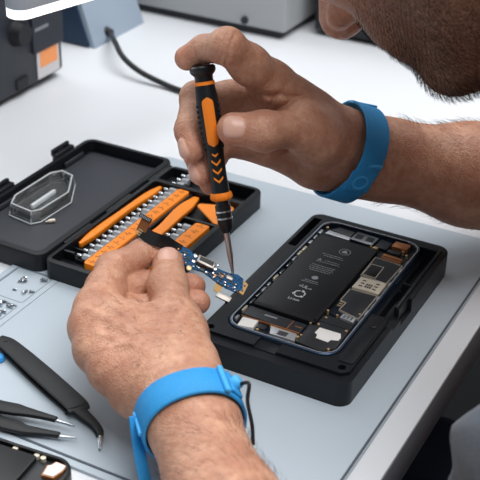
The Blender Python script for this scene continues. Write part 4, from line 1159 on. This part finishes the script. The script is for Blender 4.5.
bmesh.ops.remove_doubles(bm, verts=bm.verts, dist=.02)
VC = co_of(bm.verts)

person = thing('person', (300, 0, -750), 'bearded person in a grey shirt bent over the bench, holding a screwdriver', 'person')
PO = origin_of(person)
# marks: red = nail, green = ruddier skin, blue = beard stubble
nailm = np.zeros(len(VC)); redm = np.zeros(len(VC))
for l in (LL, LR):
    for (c, t, b, n, a_, b_) in l.nails:
        q = VC - V3(c); e = np.abs(q @ V3(t) / a_) ** 3 + np.abs(q @ V3(b) / b_) ** 3
        nailm = np.maximum(nailm, (1 - sstep(e, .75, 1.0)) * (np.abs(q @ V3(n)) < 4.5))
    for c, r, s_ in l.reds: redm = np.maximum(redm, s_ * np.exp(-((VC - V3(c)) ** 2).sum(1) / (r * r)))
ql = (VC - V3(HC)) @ HB; ax_ = np.abs(ql[:, 0])
head_zone = np.abs(head_f(VC)) < 5
brd = sstep(-ql[:, 1], 34, 50) * sstep(ql[:, 2], -30, -8) * (1 - .9 * np.exp(-(((ql[:, 1] + 62) / 7) ** 2 + (ql[:, 0] / 20) ** 2)))
brd = np.maximum(brd, sstep(ax_, 44, 58) * sstep(-ql[:, 1], 0, 25) * sstep(ql[:, 2], -14, -2) * (1 - sstep(ql[:, 2], 40, 60)))
cheek = sstep(ql[:, 1], -78, -40) * sstep(ax_, 24, 40); brd = brd * (1 - .45 * cheek)
brd = brd * head_zone * sstep(-ql[:, 1] * .8 + 165 - np.sqrt((ql ** 2).sum(1)), 20, 50)
redm = np.maximum(redm, head_zone * (.3 * np.exp(-((ql - [0, -24, 104]) ** 2).sum(1) / 22 ** 2) + .9 * np.exp(-(((ql[:, 1] + 61) / 8) ** 2 + (ql[:, 0] / 20) ** 2)) * (ql[:, 2] > 60)))
bmesh.ops.recalc_face_normals(bm, faces=bm.faces)
bm.normal_update()
VN = np.array([v.normal[:] for v in bm.verts])
body = obj('body', bm, 'skin', person, smooth=180)
att = body.data.color_attributes.new('marks', 'FLOAT_COLOR', 'POINT')
buf = np.ones((len(VC), 4), f32); buf[:, 0] = nailm; buf[:, 1] = np.clip(redm, 0, 1); buf[:, 2] = np.clip(brd, 0, 1)
att.data.foreach_set('color', buf.ravel())

# ---- hair: fine tapered strands rooted on the skin
def strands(name, idx, dirs, lens, rad_, m, bend, label=None):
    Vv, Fc = [], []
    for i, d, L_ in zip(idx, dirs, lens):
        p = VC[i].astype(float); n = VN[i]; d = unit(d); s = unit(np.cross(d, n) + 1e-6); t = np.cross(s, d)
        pts = (p - n * .2, p + d * L_ * .5 + n * bend * L_ * .18, p + d * L_ + n * bend * L_ * .12)
        b0 = len(Vv)
        for q, r in zip(pts[:2], (rad_, rad_ * .8)):
            for a in (0, 2.094, 4.189): Vv.append(q + (s * math.cos(a) + t * math.sin(a)) * r)
        Vv.append(pts[2])
        for a in range(3):
            c = (a + 1) % 3; Fc.append((b0 + a, b0 + c, b0 + 3 + c, b0 + 3 + a)); Fc.append((b0 + 3 + a, b0 + 3 + c, b0 + 6))
    me = bpy.data.meshes.new('t'); me.from_pydata([tuple(v) for v in Vv], [], Fc); b = bmesh.new(); b.from_mesh(me); bpy.data.meshes.remove(me)
    o = obj(name, b, m, person, smooth=180, label=label); o['kind'] = 'stuff'; return o
sel = []; dr = []; ln = []
for l, n_, t0 in ((LL, 1300, 45), (LR, 2600, 34)):
    t = (VC - V3(l.w)) @ V3(l.arm); d = VC - V3(l.w) - np.outer(t, l.arm)
    ok = (t > t0) & (t < 215) & ((d ** 2).sum(1) < 50 ** 2)
    ok &= (d @ V3(l.pn)) < 12
    ids_ = np.where(ok)[0]; pk = rng.choice(ids_, min(n_, len(ids_)), replace=False)
    for i in pk:
        n = VN[i]; g = -l.arm * .55 + l.ax * .8 + rng.normal(0, .28, 3); g = g - n * (g @ n)
        sel.append(i); dr.append(unit(g) + n * rng.uniform(.12, .4)); ln.append(rng.uniform(4, 8.5))
# sparse hair on the back of the left hand
t = (VC - V3(LL.w)) @ V3(LL.along); d = (VC - V3(LL.w)); ids_ = np.where((t > 8) & (t < 62) & (d @ V3(LL.pn) < -8) & ((d ** 2).sum(1) < 75 ** 2))[0]
for i in rng.choice(ids_, min(130, len(ids_)), replace=False):
    n = VN[i]; g = LL.along * .3 + LL.across * .9 + rng.normal(0, .2, 3); g = g - n * (g @ n); sel.append(i); dr.append(unit(g) + n * .15); ln.append(rng.uniform(3, 5.5))
strands('arm_hair', sel, dr, ln, .075, 'arm_hair', 1.0)
ids_ = np.where(brd > .35)[0]
pk = rng.choice(ids_, min(14000, len(ids_) * 1), replace=False) if len(ids_) else []
sel = []; dr = []; ln = []
for i in pk:
    if rng.random() > brd[i] * brd[i] * 1.1: continue
    n = VN[i]; g = -HUp * .9 - HFw * .15 + rng.normal(0, .3, 3); g = g - n * (g @ n) * .9
    chin = float(sstep(np.array([-ql[i, 1]]), 66, 96)[0]) * float(sstep(np.array([ql[i, 2]]), 20, 60)[0])
    sel.append(i); dr.append(unit(g) + n * rng.uniform(.3, .7)); ln.append(rng.uniform(2, 3.6) + 4 * chin)
strands('beard', sel, dr, ln, .11, 'hair_dark', .6, label='short dark beard')
def sdf_obj(name, func, lo, hi, h, m, label=None):
    F2, o2 = eval_grid(func, lo, hi, h); b = to_bm(surface_nets(F2, o2, h)); return obj(name, b, m, person, smooth=180, label=label)
def hair_f(P):
    q = ((P - V3(HC)) @ HB.astype(f32)).astype(f32)
    f = ell(q, (0, 36, -18), (82, 88, 99)); s = np.abs(q[:, 0])
    cutp = (q[:, 2] - 66 - .0 * s) ; cutl = (-q[:, 1] + 2 + .55 * q[:, 2] * (q[:, 2] > 0) - 50 * sstep(-q[:, 2], 10, 50))
    return smax(smax(f, cutp, 6), cutl, 6) + .8 * np.sin(q[:, 0] * .5 + np.sin(q[:, 1] * .2) * 2) 
hb0 = HC - 135; hb1 = HC + 135
ids_ = np.where(head_zone & (np.abs(ql[:, 1] - 27) < 5) & (ax_ > 13) & (ax_ < 48) & (ql[:, 2] > 55))[0]
sel = []; dr = []; ln = []
for i in rng.choice(ids_, min(700, len(ids_) * 1), replace=False) if len(ids_) else []:
    n = VN[i]; g = HLf * np.sign(ql[i, 0]) + HUp * .35 + rng.normal(0, .15, 3); g = g - n * (g @ n); sel.append(i); dr.append(unit(g) + n * .3); ln.append(rng.uniform(5, 9))
if sel: strands('eyebrows', sel, dr, ln, .13, 'hair_dark', .5, label='dark eyebrows')
sdf_obj('hair', hair_f, hb0, hb1, 3.0, 'hair_dark')

# ---- clothes
def wr_noise(P):
    return 2.2 * np.sin(P[:, 2] * .045 + P[:, 1] * .03 + 1.5 * np.sin(P[:, 1] * .02)) * np.sin(P[:, 0] * .03 + P[:, 1] * .05) + 1.6 * np.sin(P[:, 2] * .11 - P[:, 1] * .05)
def shirt_f(P):
    c = np.array([255, 0, 170.]); pe = np.array([385, 0, -215.])
    f = None
    for y in (-70, 70):
        g = cap(P, c + [0, y, 0], pe + [0, y * .85, 0], 110, 122); f = g if f is None else smin(f, g, 60)
    f = smin(f, cap(P, SHL + [10, 20, -10], SHR + [5, -20, -10], 68, 68), 40)
    for l in (LL, LR):
        e = l.h['el']; f = smin(f, cap(P, l.sh, l.sh + (e - l.sh) * .42, 66, 58), 24)
        d = unit(e - l.sh); f = smax(f, (P - V3(l.sh + (e - l.sh) * .4)) @ V3(d) - 0 - 400 * (((P - V3(e)) ** 2).sum(1) > 300 ** 2), 4)
    f = smin(f, cap(P, (200, -146, 54), (213, -125, -150), 66, 78), 40)
    f = smax(f, -cap(P, NB + [-60, 0, 60], NB + [40, 0, 60], 50, 36), 8)
    f = smax(f, -(P[:, 2] + 235), 4)
    return f + wr_noise(P) * 1.6 + 9 * np.abs(np.sin(P[:, 2] * .028 + P[:, 1] * .034 + P[:, 0] * .01 + 1.1 * np.sin(P[:, 2] * .02 - P[:, 1] * .015))) - 4
sdf_obj('shirt', shirt_f, (40, -420, -260), (540, 320, 360), 4.0, 'shirt_grey', 'grey shirt')
def trouser_f(P):
    f = cap(P, (385, -62, -225), (385, 62, -225), 122, 122)
    for s in (-1, 1):
        k = np.array([-20, s * 120, -205.]); a = np.array([-10, s * 125, -655.])
        f = smin(f, cap(P, (370, s * 85, -240), k, 86, 64), 30); f = smin(f, cap(P, k, a, 62, 50), 14)
    f = smax(f, P[:, 2] + 196 - 120 * sstep(P[:, 0], 200, 330), 4)
    return f + .8 * wr_noise(P)
sdf_obj('trousers', trouser_f, (-110, -270, -730), (540, 270, -60), 6.0, 'jeans_navy', 'dark navy trousers')
for s in (-1, 1):
    obj('shoe', bevel(prism([(-150, s * 125 - 42), (-120, s * 125 - 48), (20, s * 125 - 38), (50, s * 125 - 30), (55, s * 125 + 25), (20, s * 125 + 36), (-120, s * 125 + 48), (-150, s * 125 + 40), (-165, s * 125)], -750, -675, 28, 4), 2), 'shoe_dark', person, smooth=50)

# ------------------------------------------------------------------ wrist straps, fitted round the arms
def surf_r(l, c, dirs, r0=12, r1=60):
    a = np.full(len(dirs), r0, f32); b = np.full(len(dirs), r1, f32)
    for _ in range(22):
        m = (a + b) / 2; v = l.f((c + dirs * m[:, None]).astype(f32)); ins = v < 0; a = np.where(ins, m, a); b = np.where(ins, b, m)
    return a
def strap_pts(l, t, gap, u, v, n=72):
    c = l.w + l.arm * t; th = np.arange(n) * 2 * PI / n
    dirs = np.outer(np.cos(th), u) + np.outer(np.sin(th), v); r = surf_r(l, c, dirs)
    r = np.max([np.roll(r, q) for q in range(-4, 5)], 0); r = np.convolve(np.concatenate([r[-4:], r, r[:4]]), np.ones(9) / 9, 'valid')
    return c, dirs, r + gap
def band(l, t0, wd, th, gap, tilt):
    # u faces the camera, v across
    u = unit(toward - l.arm * (toward @ l.arm)); v = np.cross(l.arm, u)
    rows = []
    prof = [(-wd / 2, 0), (-wd / 2, th * .7), (-wd / 2 + .5, th), (wd / 2 - .5, th), (wd / 2, th * .7), (wd / 2, 0)]
    bm = bmesh.new(); Rr = []
    for dt, o in prof:
        c, dirs, r = strap_pts(l, t0 + dt, gap, u, v)
        pts = c + dirs * (r + o)[:, None] + np.outer(dirs @ v * tilt[0] + dirs @ u * tilt[1], l.arm)
        Rr.append([bm.verts.new(p) for p in pts])
    m = len(Rr)
    for i in range(m):
        a, b = Rr[i], Rr[(i + 1) % m]
        for j in range(len(a)): bm.faces.new((a[j], a[(j + 1) % len(a)], b[(j + 1) % len(a)], b[j]))
    def pos(deg, dt, lift):
        c, dirs, r = strap_pts(l, t0 + dt, gap, u, v); j = int(round(deg / 5)) % 72
        return Vector(c + dirs[j] * (r[j] + lift) + l.arm * (dirs[j] @ v * tilt[0] + dirs[j] @ u * tilt[1])), Vector(dirs[j]), Vector(np.cross(l.arm, dirs[j]))
    return bm, pos
def oriented(bm, c, x, y, z):
    M = Matrix((x, y, z)).transposed().to_4x4(); M.translation = c; bm.transform(M); bmesh.ops.recalc_face_normals(bm, faces=bm.faces); return bm
bmL, posL = band(LL, 25, 18, 1.5, 1.0, (0, 0))
wsL = thing('wrist_strap', LL.w - [0, 0, 30], 'blue elastic anti-static wrist strap with a snap clasp and black cord, on the left wrist', 'wrist strap', 'anti-static wrist straps')
obj('band', bmL, 'strap_blue', wsL, smooth=50)
bmR, posR = band(LR, 2, 17, 1.5, 1.5, (-3, 3))
wsR = thing('wrist_strap', LR.w - [0, 0, 40], 'blue anti-static wrist strap with a round embossed buckle, on the arm holding the screwdriver', 'wrist strap', 'anti-static wrist straps')
obj('band', bmR, 'strap_blue', wsR, smooth=50)
Z3 = lambda l: Vector(l.arm)
# left strap: ridge, snap clasp with a cord, and the loose tail hanging below the wrist
c, n, t = posL(65, 0, 1.6); obj('ridge', oriented(box(-1.3, 1.3, -8, 8, -.4, 1.4, .6), c, t, Z3(LL), n), 'strap_light', wsL, smooth=50)
c, n, t = posL(300, 0, 1.6); cl = obj('clasp', oriented(box(-1.6, 1.6, -9.5, 9.5, -.4, 2.2, .8), c, t, Z3(LL), n), 'strap_light', wsL, smooth=50)
c, n, t = posL(285, 0, 1.6); obj('clasp_plate', oriented(box(-4.2, 4.2, -7.5, 7.5, -.4, 1.4, .8), c, t, Z3(LL), n), 'strap_blue', cl, smooth=50)
obj('snap', oriented(lathe([(3.6, 0), (3.6, 2.4), (2.8, 3.4), (0, 3.6)], 20), c + n * 1.2, t, Z3(LL), n), 'strap_light', cl, smooth=50)
s0 = c + n * 3 + Z3(LL) * 2
obj('cord', tube([s0, s0 + n * 5 + Z3(LL) * 4, s0 + n * 3 + Z3(LL) * 8 - Vector((0, 0, 6)), s0 + n * 4 + Z3(LL) * 14 - Vector((0, 0, 16)), s0 + n * 4 + Z3(LL) * 17 - Vector((0, 0, 26))], 1.0, 8), 'cord_black', wsL, smooth=60, label='thin black cord')
a0, n0, t0_ = posL(75, 0, 1.7)
Da = float((np.array(a0) - CAM) @ CF); path = smooth_path([atd(134, 416, Da), atd(135.5, 428, Da), atd(138, 446, Da + 1), atd(141, 464, Da + 1), atd(145, 482, Da + 1)], 6)
obj('loose_tail', bevel(strip(path, [Vector(CR) * .8 - Vector(toward) * .6] * len(path), [Vector(toward) * .8 + Vector(CR) * .6] * len(path), 3.3, 1.3), .3, 2, 50), 'strap_blue', wsL, smooth=50)
# right strap: buckle plate with a round boss
c, n, t = posR(16, 0, 1.6); obj('ridge', oriented(box(-1.1, 1.1, -8.3, 8.3, -.4, 1.3, .5), c, t, Z3(LR), n), 'strap_light', wsR, smooth=50)
c, n, t = posR(42, 0, 1.6); bk_ = obj('buckle', oriented(box(-7.5, 7.5, -8.4, 8.4, -.4, 1.0, .8), c, t, Z3(LR), n), 'strap_blue', wsR, smooth=50)
obj('round_boss', oriented(ring(circle(0, 0, 5.2, 28), circle(0, 0, 4.0, 28), .9, 1.6), c, t, Z3(LR), n), 'strap_light', bk_, smooth=50)
c, n, t = posR(282, 0, 1.6); obj('loop', oriented(box(-4, 4, -8.8, 8.8, -.4, 1.1, .7), c, t, Z3(LR), n), 'strap_light', wsR, smooth=50)

# ================================================================== camera and light
cd = bpy.data.cameras.new('camera'); co = bpy.data.objects.new('camera', cd); C.objects.link(co)
M = Matrix((Vector(CR), Vector(CU), Vector(-CF))).transposed().to_4x4(); M.translation = W(CAM); co.matrix_world = M
cd.sensor_width = 36; cd.lens = FPX / 480 * 36; cd.clip_start = .02; cd.clip_end = 50
cd.dof.use_dof = True; cd.dof.focus_distance = .685; cd.dof.aperture_fstop = 18
bpy.context.scene.camera = co
w = bpy.data.worlds.new('world'); bpy.context.scene.world = w; w.use_nodes = True
bg = w.node_tree.nodes['Background']; bg.inputs[0].default_value = (.86, .93, 1, 1); bg.inputs[1].default_value = .27
def area(name, loc, target, sx, sy, power, col=(1, 1, 1)):
    ld = bpy.data.lights.new(name, 'AREA'); ld.shape = 'RECTANGLE'; ld.size = sx; ld.size_y = sy; ld.energy = power; ld.color = col
    o = bpy.data.objects.new(name, ld); C.objects.link(o); p = W(loc); o.location = p
    o.rotation_euler = (W(target) - p).to_track_quat('-Z', 'Y').to_euler(); return o
area('unseen_left_light', (-1500, 700, 1000), (0, 0, 0), 1.4, 1.2, 13, (.95, .98, 1))  # unseen soft light from the left rear, with no window modelled
area('added_overhead_light', (-150, 500, 1300), (0, 0, 0), 1.3, .7, 11.5)  # unseen area light added overhead as fill; no ceiling fitting is built
area('added_overhead_light', (430, -130, 1350), (0, -50, 0), 1.2, .9, 24.5)  # unseen area light added to brighten the bench edge and left hand
sc = bpy.context.scene
sc.view_settings.view_transform = 'Standard'; sc.view_settings.look = 'None'; sc.view_settings.exposure = 0; sc.view_settings.gamma = 1
sc.view_settings.use_curve_mapping = False
